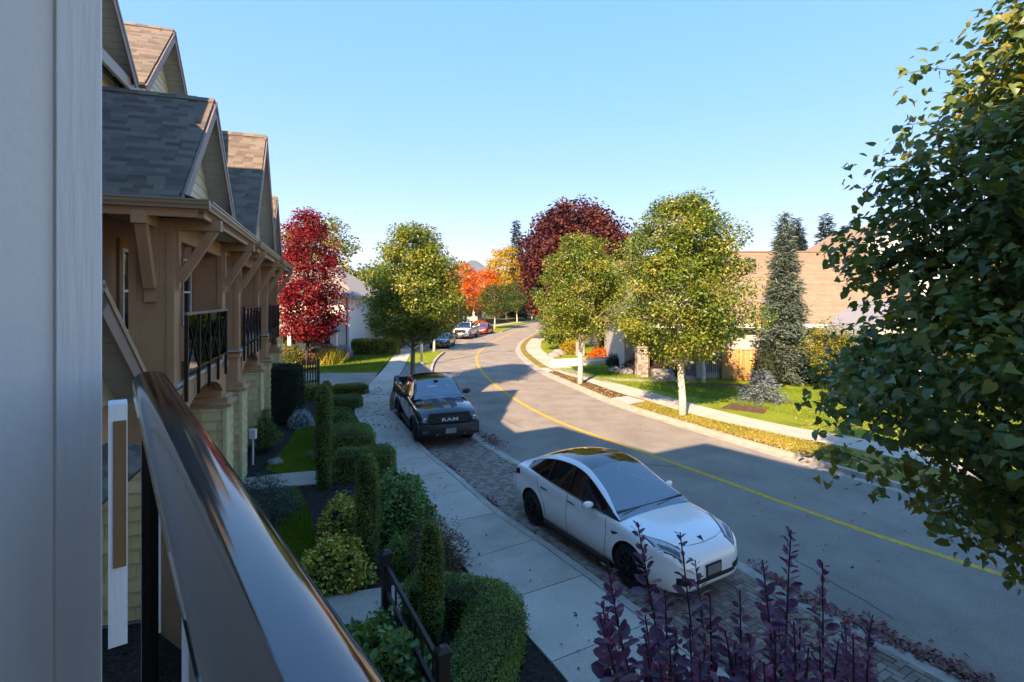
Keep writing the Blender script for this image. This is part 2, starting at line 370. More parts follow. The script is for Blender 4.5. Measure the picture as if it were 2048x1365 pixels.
# bay two, where the far cars stand, then verge again
i4 = [i for i, p in enumerate(RL) if 47 < p[1] < 76]
strip('far_parking_bay', RL[i4], SR[[i for i, p in enumerate(SR) if 47 < p[1] < 74]], .008, M_asph)
i5 = [i for i, p in enumerate(RL) if p[1] > 75]
strip('kerb', RL[i5], offset(RL[i5], .16), .125, M_kerb)
strip('verge', offset(RL[i5], .15), SR[[i for i, p in enumerate(SR) if p[1] > 73]], .11, M_lawn)
# near bulb with the big lime tree, bottom right corner
i6 = [i for i, p in enumerate(RL) if p[1] < 5.9]; i7 = [i for i, p in enumerate(KL) if p[1] < 5.4]
nb = np.vstack([RL[i6], [(5.2, 6.1)], [(4.1, 5.8)], [(3.0, 5.5)]])
strip('kerb', nb, offset(nb, .16), .125, M_kerb)
nearb = strip('verge_lawn', offset(RL[i6], .15), KL[i7], .11, M_lawn)
# right side: kerb, verge, sidewalk, lawns
strip('kerb', KR, offset(KR, -.16), .13, M_kerb)
strip('gutter_pan', offset(KR, .28), offset(KR, .0), .006, M_kerb, depth=.05)
M_verge = pm('verge_turf', [(.10, .14, .015), (.17, .16, .03), (.26, .19, .06), (.30, .22, .08)], .95, nscale=.9, detail=10, bump=.8, bscale=60, spec=.1)
strip('verge', offset(KR, -.15), offset(SN, .02), .115, M_verge)
walk2 = strip('sidewalk', SN, SF, .108, M_concd)
cum2 = np.concatenate([[0], np.cumsum(np.linalg.norm(np.diff(SN, axis=0), axis=1))])
ct = np.concatenate([[0], np.cumsum(np.linalg.norm(np.diff(SF, axis=0), axis=1))])
M_conc2 = M_conc
for i in range(int(cum2[-1] / 1.5)):
    s0, s1 = i * 1.5 + .008, (i + 1) * 1.5 - .008; k0 = np.interp(s0, cum2, np.arange(len(SN))); k1 = np.interp(s1, cum2, np.arange(len(SN)))
    ks = np.linspace(k0, k1, 4); f = lambda P, k: (np.interp(k, np.arange(len(P)), P[:, 0]), np.interp(k, np.arange(len(P)), P[:, 1]))
    if f(SN, k1)[1] < 6 or f(SN, k1)[1] > 62: continue
    slab('slab', [f(SN, k) for k in ks] + [f(SF, k) for k in ks[::-1]], .122, M_conc2, kind=None, depth=.1, parent=walk2)
LRl = spline([(34, -12), (32, 8), (30, 24), (29, 40), (26, 60), (24, 80), (28, 100)], 1)
lawnR = strip('lawn', SF, LRl, .118, M_lawn)
# ================================================================== townhouse row on the left
M_brown = pm('brown_trim_paint', [(.40, .20, .098), (.46, .235, .118), (.50, .265, .138)], .6, nscale=2.5, detail=8, bump=.12, bscale=60, bstretch=(1, 1, .1))
M_brownd = pm('dark_brown_panel', [(.31, .158, .082), (.36, .185, .098), (.39, .208, .112)], .65, nscale=2, detail=8, bump=.1, bscale=50)
M_tan = pm('tan_gutter', [(.33, .22, .145), (.38, .255, .17)], .4, nscale=2)
M_barge = pm('mauve_brown_barge', [(.24, .15, .115), (.29, .19, .15)], .55, nscale=2)
M_siding = pm('cream_siding', [(.66, .57, .38), (.72, .63, .43)], .7, nscale=2, rnd='object', rw=.3, bump=.15, bscale=60, bstretch=(.1, .1, 1))
M_soffit = pm('vinyl_soffit', [(.42, .40, .36), (.48, .46, .42)], .6, nscale=2)
M_shake = pm('cream_shake', [(.54, .41, .19), (.64, .50, .24), (.72, .58, .31)], .8, nscale=4, rnd='object', rw=.5, bump=.3, bscale=40, bstretch=(1, 1, .08))
M_sh_d = pm('asphalt_shingle', [(.10, .084, .070), (.142, .121, .102), (.19, .163, .138), (.24, .19, .14)], .95, nscale=1.5, detail=3, rnd='object', rw=.7, bump=.8, bscale=160, spec=.2, lo=.05, hi=.95, speck=.18, sscale=90)
M_sh_m = pm('asphalt_shingle_mass', [(.10, .084, .070), (.142, .121, .102), (.19, .163, .138), (.24, .19, .14)], .95, nscale=1.5, detail=3, rnd='island', rw=.7, bump=.8, bscale=160, spec=.2, lo=.05, hi=.95, speck=.18, sscale=90)
M_under = pm('roof_underlay', [(.03, .03, .032), (.05, .05, .052)], .95, nscale=4)
M_black = pm('black_powder_coat', [(.005, .005, .0053), (.008, .008, .0084)], .4, nscale=3)
M_white = pm('white_frame', [(.72, .72, .70), (.8, .8, .78)], .5, nscale=3)
M_flash = pm('metal_flashing', [(.5, .52, .54), (.62, .64, .66)], .35, metal=.6, nscale=5)
M_foot = pm('footing_concrete', [(.2, .2, .19), (.28, .28, .26)], .9, nscale=5, bump=.3)
def glassmat(name, tint=(.8, .85, .85), refl=.5):
    if name in MATS: return MATS[name]
    m, t, o = nodes(name); L = t.links.new
    tr = t.nodes.new("ShaderNodeBsdfTransparent"); tr.inputs[0].default_value = (*tint, 1)
    gl = t.nodes.new("ShaderNodeBsdfGlossy"); gl.inputs['Roughness'].default_value = .01
    fr = t.nodes.new("ShaderNodeFresnel"); fr.inputs[0].default_value = 1.55
    ms = t.nodes.new("ShaderNodeMixShader"); L(fr.outputs[0], ms.inputs[0]); L(tr.outputs[0], ms.inputs[1]); L(gl.outputs[0], ms.inputs[2]); L(ms.outputs[0], o.inputs[0])
    MATS[name] = m; return m
M_glass = glassmat('clear_glass', (.86, .90, .88))
M_pane = pm('dark_window_glass', [(.008, .010, .012), (.014, .016, .018)], .04, nscale=.8, spec=.7, ior=1.6)
M_wood = pm('oiled_door_wood', [(.22, .10, .04), (.30, .15, .06)], .5, nscale=3, stretch=(6, 6, .6))

def shingles(parent, origin, along, down, La, Ld, nrm, n_obj=300, wa=.25, ex=.118, seed=0, mesh=None, vis=None, objmat=None):
    """courses of single shingles over a roof plane; those beyond n_obj go into one joined part"""
    rg_ = random.Random(seed); along, down, nrm = Vector(along), Vector(down), Vector(nrm); O = Vector(origin); rest_ = MB(); cnt = 0
    key = ('shingle', objmat or 'd', wa, ex)
    if key not in SHM:
        m_ = MB(); m_.bx(.002, wa - .002, 0, ex * 1.35, 0, .012); SHM[key] = m_.mesh('shingle', objmat or M_sh_d)
        for v in SHM[key].vertices:
            if v.co.y > ex: v.co.z -= 0
    me = SHM[key]; rows = int(Ld / ex); cols = int(La / wa) + 2
    rot = Matrix((along, down, nrm)).transposed()
    lst = []
    for r_ in range(rows):
        sh = rg_.uniform(0, wa)
        for c in range(-1, cols):
            a = c * wa + sh
            if a < -.01 or a + wa > La + .02: 
                if not (-wa * .9 < a < La - .03): continue
            lst.append((max(a, 0), r_, min(wa, La - a) / wa))
    tilt = Matrix.Rotation(R(-3.2), 3, 'X')
    for a, r_, fw in lst:
        p = O + along * a + down * (r_ * ex) + nrm * (.006 + rg_.uniform(0, .004))
        Mx = Matrix.Translation(p) @ (rot @ tilt).to_4x4() @ Matrix.Diagonal((fw, 1, 1, 1))
        if cnt < n_obj and (vis is None or vis(a, r_ * ex)):
            o = link('shingle', me, parent); o.matrix_local = Mx; cnt += 1
        else: rest_.bx(.002, wa - .002, 0, ex * 1.35, 0, .012, M=Mx)
    if rest_.v: rest_.build('shingle_course', M_sh_m, parent, kind='stuff')
SHM = {}
def window(parent, x, t0, t1, z0, z1, out=1, bars=1, axis='t', frame=None, wd=.05):
    """white framed window on a wall x = const, looking out along +x"""
    fr = MB(); F_ = frame or M_white
    fr.bx(x, x + .05 * out, t0, t0 + wd, z0, z1); fr.bx(x, x + .05 * out, t1 - wd, t1, z0, z1)
    fr.bx(x, x + .05 * out, t0 + wd, t1 - wd, z0, z0 + wd); fr.bx(x, x + .05 * out, t0 + wd, t1 - wd, z1 - wd, z1)
    for k in range(bars):
        zz = z0 + (z1 - z0) * (k + 1) / (bars + 1) ; fr.bx(x + .005 * out, x + .04 * out, t0 + wd, t1 - wd, zz - .02, zz + .02)
    w_ = fr.build('window', F_, parent)
    MB().bx(x + .002 * out, x + .018 * out, t0 + wd, t1 - wd, z0 + wd, z1 - wd).build('pane', M_pane, w_)
    return w_
def gable_roof(parent, tc, hw, z_r, z_e, x_f, x_b, n_near=200, seed=1, barge=True, wall=True, eave_n=None, far_sh=40, tv=None, wall_x=.38):
    """street-facing gable: ridge along x at t=tc, from x_f back to x_b; hw half width; eaves at z_e"""
    rise = z_r - z_e; sl = math.hypot(hw, rise); th = .10; Lx = x_f - x_b
    rf = MB()
    for s_ in (-1, 1):
        a = [(x_f, tc, z_r), (x_f, tc + s_ * hw, z_e), (x_b, tc + s_ * hw, z_e), (x_b, tc, z_r)]
        n_ = Vector((0, s_ * rise, hw)).normalized(); rf.ext([Vector(p) - n_ * th for p in a], n_ * (th - .004 * (s_ + 2)))
    roof = rf.build('roof', M_under, parent)
    for s_, nn in ((-1, n_near), (1, far_sh)):
        dn = Vector((0, s_ * hw, -rise)).normalized(); nr = Vector((0, s_ * rise, hw)).normalized()
        if s_ < 0: shingles(roof, (x_f, tc, z_r), (-1, 0, 0), dn, Lx, sl, Vector((-1, 0, 0)).cross(dn) if Vector((-1, 0, 0)).cross(dn).z > 0 else nr, nn, seed=seed, vis=tv)
        else: shingles(roof, (x_b, tc, z_r), (1, 0, 0), dn, Lx, sl, nr, 0, seed=seed + 7)
    cp = MB()
    nc = int(Lx / .3)
    for i in range(nc):
        x0 = x_f - i * .3
        for s_ in (-1, 1):
            n_ = Vector((0, s_ * rise, hw)).normalized(); dn = Vector((0, s_ * hw, -rise)).normalized(); z0 = .024 + .008 * (i % 2)
            b0 = Vector((x0, tc, z_r)); cp.ext([b0 + n_ * z0, b0 + n_ * z0 + dn * .15, b0 + n_ * z0 + dn * .15 + Vector((-.31, 0, 0)), b0 + n_ * z0 + Vector((-.31, 0, 0))], n_ * .01)
    cp.build('ridge_cap', M_sh_m, roof, kind='stuff')
    if barge:
        for s_ in (-1, 1):
            dn = Vector((0, s_ * hw, -rise)).normalized(); n_ = Vector((0, s_ * rise, hw)).normalized()
            p = Vector((x_f + .012, tc, z_r)) - n_ * .135; q = p + dn * sl
            MB().beam(p, q, .03, .21, up=n_).build('bargeboard', M_barge, parent)
            p2 = Vector((x_f + .02, tc, z_r)) - n_ * .05; MB().beam(p2, p2 + dn * sl, .045, .06, up=n_).build('drip_moulding', M_tan if s_ > 0 else M_barge, parent)
            a = Vector((x_f - .01, tc, z_r)) - n_ * .125
            so_ = MB()
            k = int(sl / .16)
            for i in range(k):
                so_.ext([a + dn * (i * .16 + .004), a + dn * ((i + 1) * .16 - .004), a + dn * ((i + 1) * .16 - .004) + Vector((-wall_x, 0, 0)), a + dn * (i * .16 + .004) + Vector((-wall_x, 0, 0))], n_ * .012)
            so_.build('soffit', M_soffit, parent, kind='stuff')
    if wall:
        wx = x_f - wall_x; h0 = z_e - .25; g = parent
        core = MB().ext([(wx - .04, tc - hw * .93, z_e), (wx - .04, tc + hw * .93, z_e), (wx - .04, tc, z_r - .15)], (-.1, 0, 0)).build('gable_wall', M_siding, parent)
        zz = z_e - .1; ex = .2
        while zz < z_r - .25:
            wl = hw * (z_r - .14 - zz) / rise; wh = max(.02, hw * (z_r - .14 - zz - ex) / rise)
            if wl > .03:
                MB().ext([(wx - .035, tc - wl, zz), (wx - .035, tc + wl, zz), (wx - .035, tc + wh, zz + ex), (wx - .035, tc - wh, zz + ex)], (.012, 0, 0)).add(
                    [(wx - .023, tc - wl, zz), (wx - .023, tc + wl, zz), (wx - .008, tc + wl, zz), (wx - .008, tc - wl, zz), (wx - .023, tc + wh, zz + ex), (wx - .023, tc - wh, zz + ex)],
                    [(0, 1, 2, 3), (3, 2, 4, 5)]).build('siding_board', M_siding, core)
            zz += ex
    return roof
def gutter(mb, p, q, wd=.12, h=.13):
    p, q = Vector(p), Vector(q); d = (q - p).normalized(); o_ = d.cross(Vector((0, 0, 1))).normalized()
    prof = [(0, 0), (.55, 0), (.62, .25), (.82, .5), (.86, .8), (1, .84), (1, 1), (.9, 1), (.9, .9), (.1, .9), (.1, 1), (0, 1)]
    mb.rings([[b + o_ * (a_ * wd) + Vector((0, 0, c_ * h)) for a_, c_ in prof] for b in (p, q)])
P0 = Vector((-5.25, 8.3, 0)); RZ1 = math.atan2(.324, .946)
def townhouse(tc, label, det=2, hw=2.55, z_r=8.6, xf=.15, upper=None, base_z=0, span=(-2.75, 3.3), bay=True):
    H = thing('townhouse', label, 'townhouse', P0, RZ1, 'row of brown townhouses')
    t0, t1 = tc + span[0], tc + span[1]
    # body
    MB().bx(-2.6, -.9, t0 + .3, t1 + .3, 0, 6.2).build('wall', M_brownd, H)
    up = MB(); up.bx(-10, -2.45, t0 + .002, t1 - .002, 0, 9.8)
    up.build('upper_wall', M_siding, H)
    if bay:
        for k, (a, b) in enumerate(((tc - 2.15, tc - 1.8), (tc + 1.55, tc + 1.9))):
            # pillar with raised trim
            pl = MB().bx(-.57, 0, a, b, 3.42, 6.02).build('pillar', M_brown, H)
            tr = MB()
            for yy, s_ in ((a, -1), (b, 1)):
                e0, e1 = (yy - .018, yy) if s_ < 0 else (yy, yy + .018)
                tr.bx(-.575, -.47, e0, e1, 3.45, 6.0); tr.bx(-.09, .012, e0, e1, 3.45, 6.0)
                tr.bx(-.47, -.09, e0, e1, 3.45, 3.6); tr.bx(-.47, -.09, e0, e1, 5.8, 5.98)
            tr.build('trim', M_brown, pl)
            # pier below: brown box, flared cap, shingled base
            pr = MB(); pr.bx(-.62, .0, a - .08, b + .08, 2.62, 3.34); pr.build('pier', M_brown, H)
            ring = []
            for z, g in ((2.47, .17), (2.53, .17), (2.56, .09), (2.66, .09), (2.68, .03)):
                ring.append([(-.70 - g, a - .08 - g, z), (.04 + g, a - .08 - g, z), (.04 + g, b + .08 + g, z), (-.70 - g, b + .08 + g, z)])
            MB().rings(ring).build('pier_cap', M_brown, H)
            cp_ = MB()
            for z0, z1, g in ((3.3, 3.4, .05),): cp_.bx(-.66, .05, a - .12, b + .12, z0, z1)
            cp_.build('pier_head', M_brown, H)
            ba, bb_ = a - .20, b + .20
            MB().bx(-1.0, .10, ba, bb_, .12, 2.468).build('pier_base', M_shake, H)
            core = [c for c in H.children if c.name.startswith('pier_base')][-1]
            MB().bx(-1.02, .12, ba - .02, bb_ + .02, -.1, .12).build('footing', M_foot, H)
            ct_ = MB(); ct_.bx(.06, .13, ba - .032, ba + .05, .13, 2.466); ct_.bx(.06, .13, bb_ - .05, bb_ + .032, .13, 2.466); ct_.bx(-1.02, -.95, ba - .032, ba, .13, 2.466)
            ct_.build('corner_board', M_shake, core)
            if det >= 1:
                rg_ = random.Random(int(tc * 10) + k); z = .14
                while z < 2.4:
                    zt = min(z + .2, 2.46); y = -.95
                    while y < .055:
                        w2 = rg_.uniform(.13, .26); e = min(y + w2, .058)
                        if e - y > .02:
                            MB().add([(y + .005, ba - .004, zt), (e - .003, ba - .004, zt), (e - .003, ba - .036, z + rg_.uniform(0, .012)), (y + .003, ba - .036, z + .002),
                                      (y + .003, ba + .002, z), (e - .003, ba + .002, z)], [(0, 1, 2, 3), (3, 2, 5, 4), (0, 3, 4), (1, 5, 2)]).build('shake', M_shake, core)
                        y = e
                    y = ba + .05
                    while y < bb_ - .055:
                        w2 = rg_.uniform(.13, .26); e = min(y + w2, bb_ - .05)
                        if e - y > .02:
                            MB().add([(.104, y + .003, zt), (.104, e - .003, zt), (.136, e - .003, z), (.136, y + .003, z), (.098, y + .003, z), (.098, e - .003, z)],
                                     [(0, 1, 2, 3), (3, 2, 5, 4), (0, 3, 4), (1, 5, 2)]).build('shake', M_shake, core)
                        y = e
                    z += .205
            # timber bracket to the street
            cy = (a + b) / 2; br = MB(); br.bx(.0, .045, cy - .07, cy + .07, 4.95, 5.9); bo = br.build('bracket', M_brown, H)
            MB().beam((.05, cy, 5.1), (.52, cy, 5.88), .12, .13).build('brace', M_brown, bo)
            MB().bx(.0, .62, cy - .085, cy + .085, 5.86, 6.03).build('beam_end', M_brown, bo)
        # bracket towards the neighbour on the near side
        bo = MB().bx(-.36, -.20, tc - 2.225, tc - 2.17, 4.75, 5.9).build('bracket', M_brown, H)
        MB().beam((-.28, tc - 2.24, 4.98), (-.28, tc - 2.62, 5.88), .13, .14, up=(1, 0, 0)).build('brace', M_brown, bo)
        MB().bx(-.37, -.19, tc - 2.75, tc - 2.16, 5.86, 6.03).build('beam_end', M_brown, bo)
        # header beam, soffit, balcony floor
        hd = MB(); hd.bx(-.14, -.02, tc - 1.8, tc + 1.55, 5.72, 6.01); hd.build('header_beam', M_brown, H)
        MB().bx(-1.0, .50, tc - 2.6, tc + 2.35, 6.04, 6.075).build('soffit', M_soffit, H)
        fb = MB(); fb.bx(.42, .50, tc - 2.6, tc + 2.35, 5.98, 6.16); fb.bx(-2.2, .42, tc - 2.68, tc - 2.6, 5.98, 6.16); fb.bx(-.9, .42, tc + 2.35, tc + 2.43, 5.98, 6.16); fb.build('fascia', M_brown, H)
        MB().bx(-.92, .02, tc - 1.78, tc + 1.53, 3.36, 3.47).build('balcony_floor', M_brown, H)
        fl = MB(); fl.bx(.0, .055, tc - 1.99, tc + 1.72, 3.45, 3.50); fl.bx(-.5, .055, tc - 2.2, tc - 1.99, 3.44, 3.485); fl.build('flashing', M_flash, H)
        arch = [(.03, tc - 1.72, 3.44), (.03, tc + 1.48, 3.44), (.03, tc + 1.48, 2.80)]
        for i in range(13):
            f = i / 12; yy = tc + 1.40 - f * 3.04; arch.append((.03, yy, 2.86 + .34 * math.sin(math.pi * f) ** .7))
        arch.append((.03, tc - 1.72, 2.80))
        MB().ext(arch, (-.12, 0, 0)).build('arched_beam', M_brown, H)
        # railing
        rl = MB().beam((.085, tc - 1.82, 4.56), (.085, tc + 1.54, 4.56), .05, .045).build('railing', M_barge if det > 1 else M_black, H)
        MB().beam((.085, tc - 1.8, 3.62), (.085, tc + 1.52, 3.62), .03, .03).build('bottom_rail', M_black, rl)
        n = 4 if det > 1 else 5; ts = np.linspace(tc - 1.78, tc + 1.50, n + 1)
        for i, t_ in enumerate(ts):
            MB().bx(.06, .112, t_ - .026, t_ + .026, 3.16, 4.54).build('post', M_black, rl)
        for a, b in zip(ts[:-1], ts[1:]):
            MB().bx(.082, .09, a + .03, b - .03, 3.64, 4.53).build('glass_panel', M_glass, rl)
            for q0, q1 in (((a + .03, 3.64), (b - .03, 4.5)), ((b - .03, 3.64), (a + .03, 4.5))):
                MB().beam((.098, q0[0], q0[1]), (.098, q1[0], q1[1]), .012, .014, up=(1, 0, 0)).build('cross_bar', M_black, rl)
        # windows and balcony door on the recessed wall
        window(H, -.9, tc - 1.50, tc - .78, 4.25, 5.6, bars=1)
        window(H, -.9, tc - .6, tc + .9, 3.5, 5.6, bars=0, frame=M_wood, wd=.09)
        window(H, -.9, tc + 2.05, tc + 2.75, 4.2, 5.7, bars=1)
        MB().bx(-.9, -.86, tc - 1.62, tc - 1.5, 3.5, 5.75).build('window_casing', M_wood, H)
        # gutters round the eaves of the bay
        g_ = MB(); gutter(g_, (.50, tc - 2.62, 6.10), (.50, tc + 2.45, 6.10)); g_.build('gutter', M_tan, H)
        g2 = MB(); gutter(g2, (-2.3, tc - 2.68, 6.10), (.60, tc - 2.68, 6.10)); g2.build('gutter', M_tan, H)
        gutters_end = MB(); gutter(gutters_end, (.60, tc + 2.43, 6.10), (-.9, tc + 2.43, 6.10)); gutters_end.build('gutter', M_tan, H)
        sk = MB(); sk.ext([(.56, tc - 2.66, 6.20), (.56, tc + 2.43, 6.20), (-.24, tc + 1.85, 6.56), (-.24, tc - 1.95, 6.56)], (0, 0, -.05)); sko = sk.build('skirt_roof', M_under, H)
        dn = Vector((.80, 0, -.36)).normalized(); nr = Vector((.36, 0, .80)).normalized()
        shingles(sko, (-.24, tc - 2.0, 6.575), (0, 1, 0), dn, 3.9, .86, nr, 40, seed=int(tc * 3))
        gable_roof(H, tc, hw, z_r, 6.17, xf, -3.4, n_near=260 if det > 1 else 200, seed=int(tc * 7))
    if upper:
        tu, uh, zr, ze, xu = upper
        gable_roof(H, tu, uh, zr, ze, xu, -6.2, n_near=290, seed=int(tu * 5) + 3, wall_x=.42)
        MB().bx(-6, xu - .45, tu - uh + .35, tu + uh - .35, 6, ze + .3).build('dormer_wall', M_siding, H)
        g3 = MB(); gutter(g3, (xu - .1, t0, ze - .32), (xu - .1, tu - uh + .1, ze - .32)); g3.build('gutter', M_tan, H)
    # main roof, ridge along the street
    mr = MB(); x0, x1, xr, ze, zr = -2.05, -10.4, -5.6, 9.75, 11.9
    for xa in (x0, x1):
        q = [(xr, t0, zr), (xr, t1, zr), (xa, t1, ze), (xa, t0, ze)]; n_ = Vector(((xa - xr) * -1, 0, 0)); mr.ext(q, (0, 0, -.12))
    mro = mr.build('main_roof', M_under, H)
    sl = math.hypot(xr - x0, zr - ze); dn = Vector((x0 - xr, 0, ze - zr)).normalized(); shingles(mro, (xr, t0, zr), (0, 1, 0), dn, t1 - t0, sl, Vector((zr - ze, 0, x0 - xr)).normalized(), 0, seed=int(tc) + 40)
    fm = MB(); fm.bx(x0 - .02, x0 + .05, t0 + .01, t1 - .01, 9.5, 9.74); fm.build('main_fascia', M_tan, H)
    return H
townhouse(1.8, "brown townhouse with glass and black X-bar balcony railing beside the black handrail", 2, upper=(1.75, 2.9, 12.5, 9.75, -1.95))
townhouse(7.6, "middle brown townhouse whose two tall gables rise between its neighbours", 1, hw=2.7, z_r=9.65, xf=.42, upper=(7.6, 2.5, 12.4, 9.9, -1.95), span=(-2.5, 3.3))
townhouse(13.8, "last brown townhouse of the row, next to the crimson maple", 1, z_r=8.95, span=(-2.9, 3.2))
townhouse(-4.6, "end townhouse of the brown row, mostly hidden behind the white corner board", 0, span=(-5, 3.65), bay=False)
# entry porch gable of the hidden end unit
ph = thing('entry_porch', 'small brown porch gable with grey siding beyond the handrail end', 'porch', P0, RZ1)
gable_roof(ph, -4.05, 1.5, 4.98, 3.72, .35, -1.2, n_near=30, seed=77, wall_x=.3)
lw = MB(); lw.bx(-.9, .05, -5.6, -2.5, 3.3, 3.68); lw.build('porch_beam', M_brown, ph)
pr_ = MB(); pr_.ext([(.3, -5.7, 3.0), (.3, -2.3, 3.0), (-.9, -2.3, 3.5), (-.9, -5.7, 3.5)], (0, 0, -.08)); po_ = pr_.build('porch_roof', M_under, ph)
shingles(po_, (-.9, -5.7, 3.5), (0, 1, 0), Vector((1.2, 0, -.5)).normalized(), 3.4, 1.3, Vector((.5, 0, 1.2)).normalized(), 40, seed=9)
MB().bx(-.1, .15, -5.4, -5.15, 0, 2.95).build('porch_post', M_brown, ph)
# ------------------------------------------------------------------ the house the camera stands at
Q0 = Vector((-1.0, 1.45, 0)); RZ2 = math.atan2(.607, .795)
M_grey = pm('pale_grey_paint', [(.86, .86, .83), (.89, .89, .86)], .55, nscale=1.5, detail=8, bump=.10, bscale=30, spec=.35)
M_board = pm('grained_white_board', [(.82, .82, .80), (.86, .86, .84)], .5, nscale=2, bump=.22, bscale=60, bstretch=(1, 1, .06), spec=.4)
M_rail = pm('satin_black_rail', [(.007, .0073, .008), (.012, .0125, .0135), (.02, .0205, .022)], .09, nscale=14, detail=10, spec=.8, rvar=.05, ior=1.75, coat=.0)
own = thing('townhouse', 'pale grey townhouse wall with grained white corner board beside the balcony', 'townhouse', Q0, RZ2, 'row of brown townhouses')
cb = Vector((-.113, .0, 0))
# local x = out to the street, y = along the row; corner board faces back along the balcony
MB().bx(-.20, -.105, .055, .085, 3.3, 8.5).build('corner_board', M_board, own, bevel=.003)
MB().bx(-2.4, -.207, .075, .30, 3.3, 8.5).build('end_wall', M_grey, own)
MB().bx(-.207, -.11, .087, .30, 3.3, 8.5).build('wall_return', M_grey, own)
MB().bx(-2.4, .03, -4.2, .30, 3.28, 3.5).build('balcony_floor', M_foot, own)
MB().bx(-10, -2.4, -14, 3.4, 0, 11.2).build('wall', M_brownd, own)
MB().bx(-2.4, -1.2, -14, -9, 0, 11.2).build('front_bay', M_grey, own)
MB().bx(-2.4, -.9, -8.9, -1.2, 9.6, 11.2).build('upper_bay', M_grey, own)
ro = MB(); ro.ext([(-2.75, -.75, 11.5), (-2.75, 3.9, 11.5), (-10.4, 3.6, 12.9), (-10.4, -.75, 12.9)], (0, 0, -.3)); ro.ext([(-.45, -15, 11.5), (-.45, -.752, 11.5), (-10.4, -.752, 13.0), (-10.4, -15, 13.0)], (0, 0, -.3))
ro.build('roof', M_under, own)
MB().bx(-.095, -.03, .98, 1.10, 3.35, 4.36).build('trim_post', M_board, own); MB().bx(-.078, -.034, .972, .979, 3.68, 4.29).build('wood_panel', M_wood, own)
# hand rail: rounded top, satin black, on its post with a glass panel
rail = thing('balcony_railing', 'glossy black handrail with glass panel crossing the corner below the camera', 'railing', Q0, RZ2)
prof = []
for i in range(19):
    th = math.pi * i / 18; prof.append((.040 * math.copysign(abs(math.cos(th)) ** .8, math.cos(th)), 4.568 + .036 * math.sin(th) ** .85))
prof += [(-.038, 4.53), (-.03, 4.522), (.03, 4.522), (.038, 4.53)]
ys = [-4.0] + list(np.linspace(-2.4, -.03, 12))
MB().rings([[(px_, y, pz_) for px_, pz_ in prof] for y in ys]).build('top_rail', M_rail, rail, smooth=True, auto=50, bevel=.004)
MB().bx(-.022, .022, -.10, -.055, 3.5, 4.545).build('post', M_black, rail)
MB().bx(-.022, .022, -2.3, -2.255, 3.5, 4.545).build('post', M_black, rail)
MB().bx(-.018, .018, -2.255, -.10, 4.49, 4.52).build('sub_rail', M_black, rail)
MB().bx(-.018, .018, -2.255, -.10, 3.60, 3.635).build('bottom_rail', M_black, rail)
MB().bx(-.004, .004, -2.25, -.105, 3.635, 4.49).build('glass_panel', M_glass, rail)
# ================================================================== vehicles
def carpaint(name, c, rough=.28, metal=0.0):
    return pm(name, [tuple(x * .96 for x in c), c], rough, metal=metal, nscale=1.5, spec=.5, coat=1.0)
M_tyre = pm('tyre_rubber', [(.006, .006, .006), (.011, .0105, .01)], .85, nscale=20, bump=.3, bscale=90)
M_rimb = pm('black_rim', [(.009, .009, .0095), (.015, .015, .0155)], .35, nscale=6)
M_rims = pm('grey_rim', [(.25, .25, .26), (.35, .35, .36)], .3, metal=.8, nscale=6)
M_trim = pm('black_plastic', [(.004, .004, .0042), (.007, .007, .0073)], .55, nscale=8)
M_lens = pm('lamp_lens', [(.30, .32, .34), (.55, .57, .6)], .06, nscale=14, spec=.8)
M_lensd = pm('dark_lamp_lens', [(.03, .03, .035), (.09, .09, .1)], .05, nscale=14, spec=.8)
M_red = pm('red_lamp_lens', [(.12, .004, .004), (.2, .008, .006)], .1, nscale=9)
M_plate = pm('grey_plate', [(.18, .18, .185), (.22, .22, .225)], .5, nscale=3)
M_wsc = pm('windscreen', [(.02, .03, .037), (.035, .048, .056)], .02, nscale=.9, spec=1.0, ior=1.9)
M_carg = pm('tinted_car_glass', [(.003, .0032, .0035), (.006, .0063, .0066)], .03, nscale=.9, spec=.8, ior=1.55)
M_roofg = pm('black_roof_glass', [(.003, .0033, .004), (.005, .0055, .006)], .02, nscale=.9, spec=1.0, ior=1.8)
M_gap = pm('panel_gap', [(.01, .01, .01), (.015, .015, .015)], .8, nscale=9)
M_chrome = pm('chrome', [(.6, .61, .62), (.72, .73, .74)], .12, metal=1, nscale=7)
def screen_glass(name):
    m, t, o = nodes(name); L = t.links.new; tr = t.nodes.new("ShaderNodeBsdfTransparent"); tr.inputs[0].default_value = (.50, .60, .62, 1); gl = t.nodes.new("ShaderNodeBsdfGlossy"); gl.inputs['Roughness'].default_value = .015
    gl.inputs['Color'].default_value = (.95, .97, 1, 1); fr = t.nodes.new("ShaderNodeFresnel"); fr.inputs[0].default_value = 3.0; ms = t.nodes.new("ShaderNodeMixShader")
    L(fr.outputs[0], ms.inputs[0]); L(tr.outputs[0], ms.inputs[1]); L(gl.outputs[0], ms.inputs[2]); L(ms.outputs[0], o.inputs[0]); return m
M_scr = screen_glass('clear_windscreen')
M_seat = pm('cabin_trim', [(.03, .03, .032), (.05, .05, .053)], .8, nscale=6)
M_seat2 = pm('pale_seat', [(.22, .22, .22), (.28, .28, .28)], .7, nscale=6)
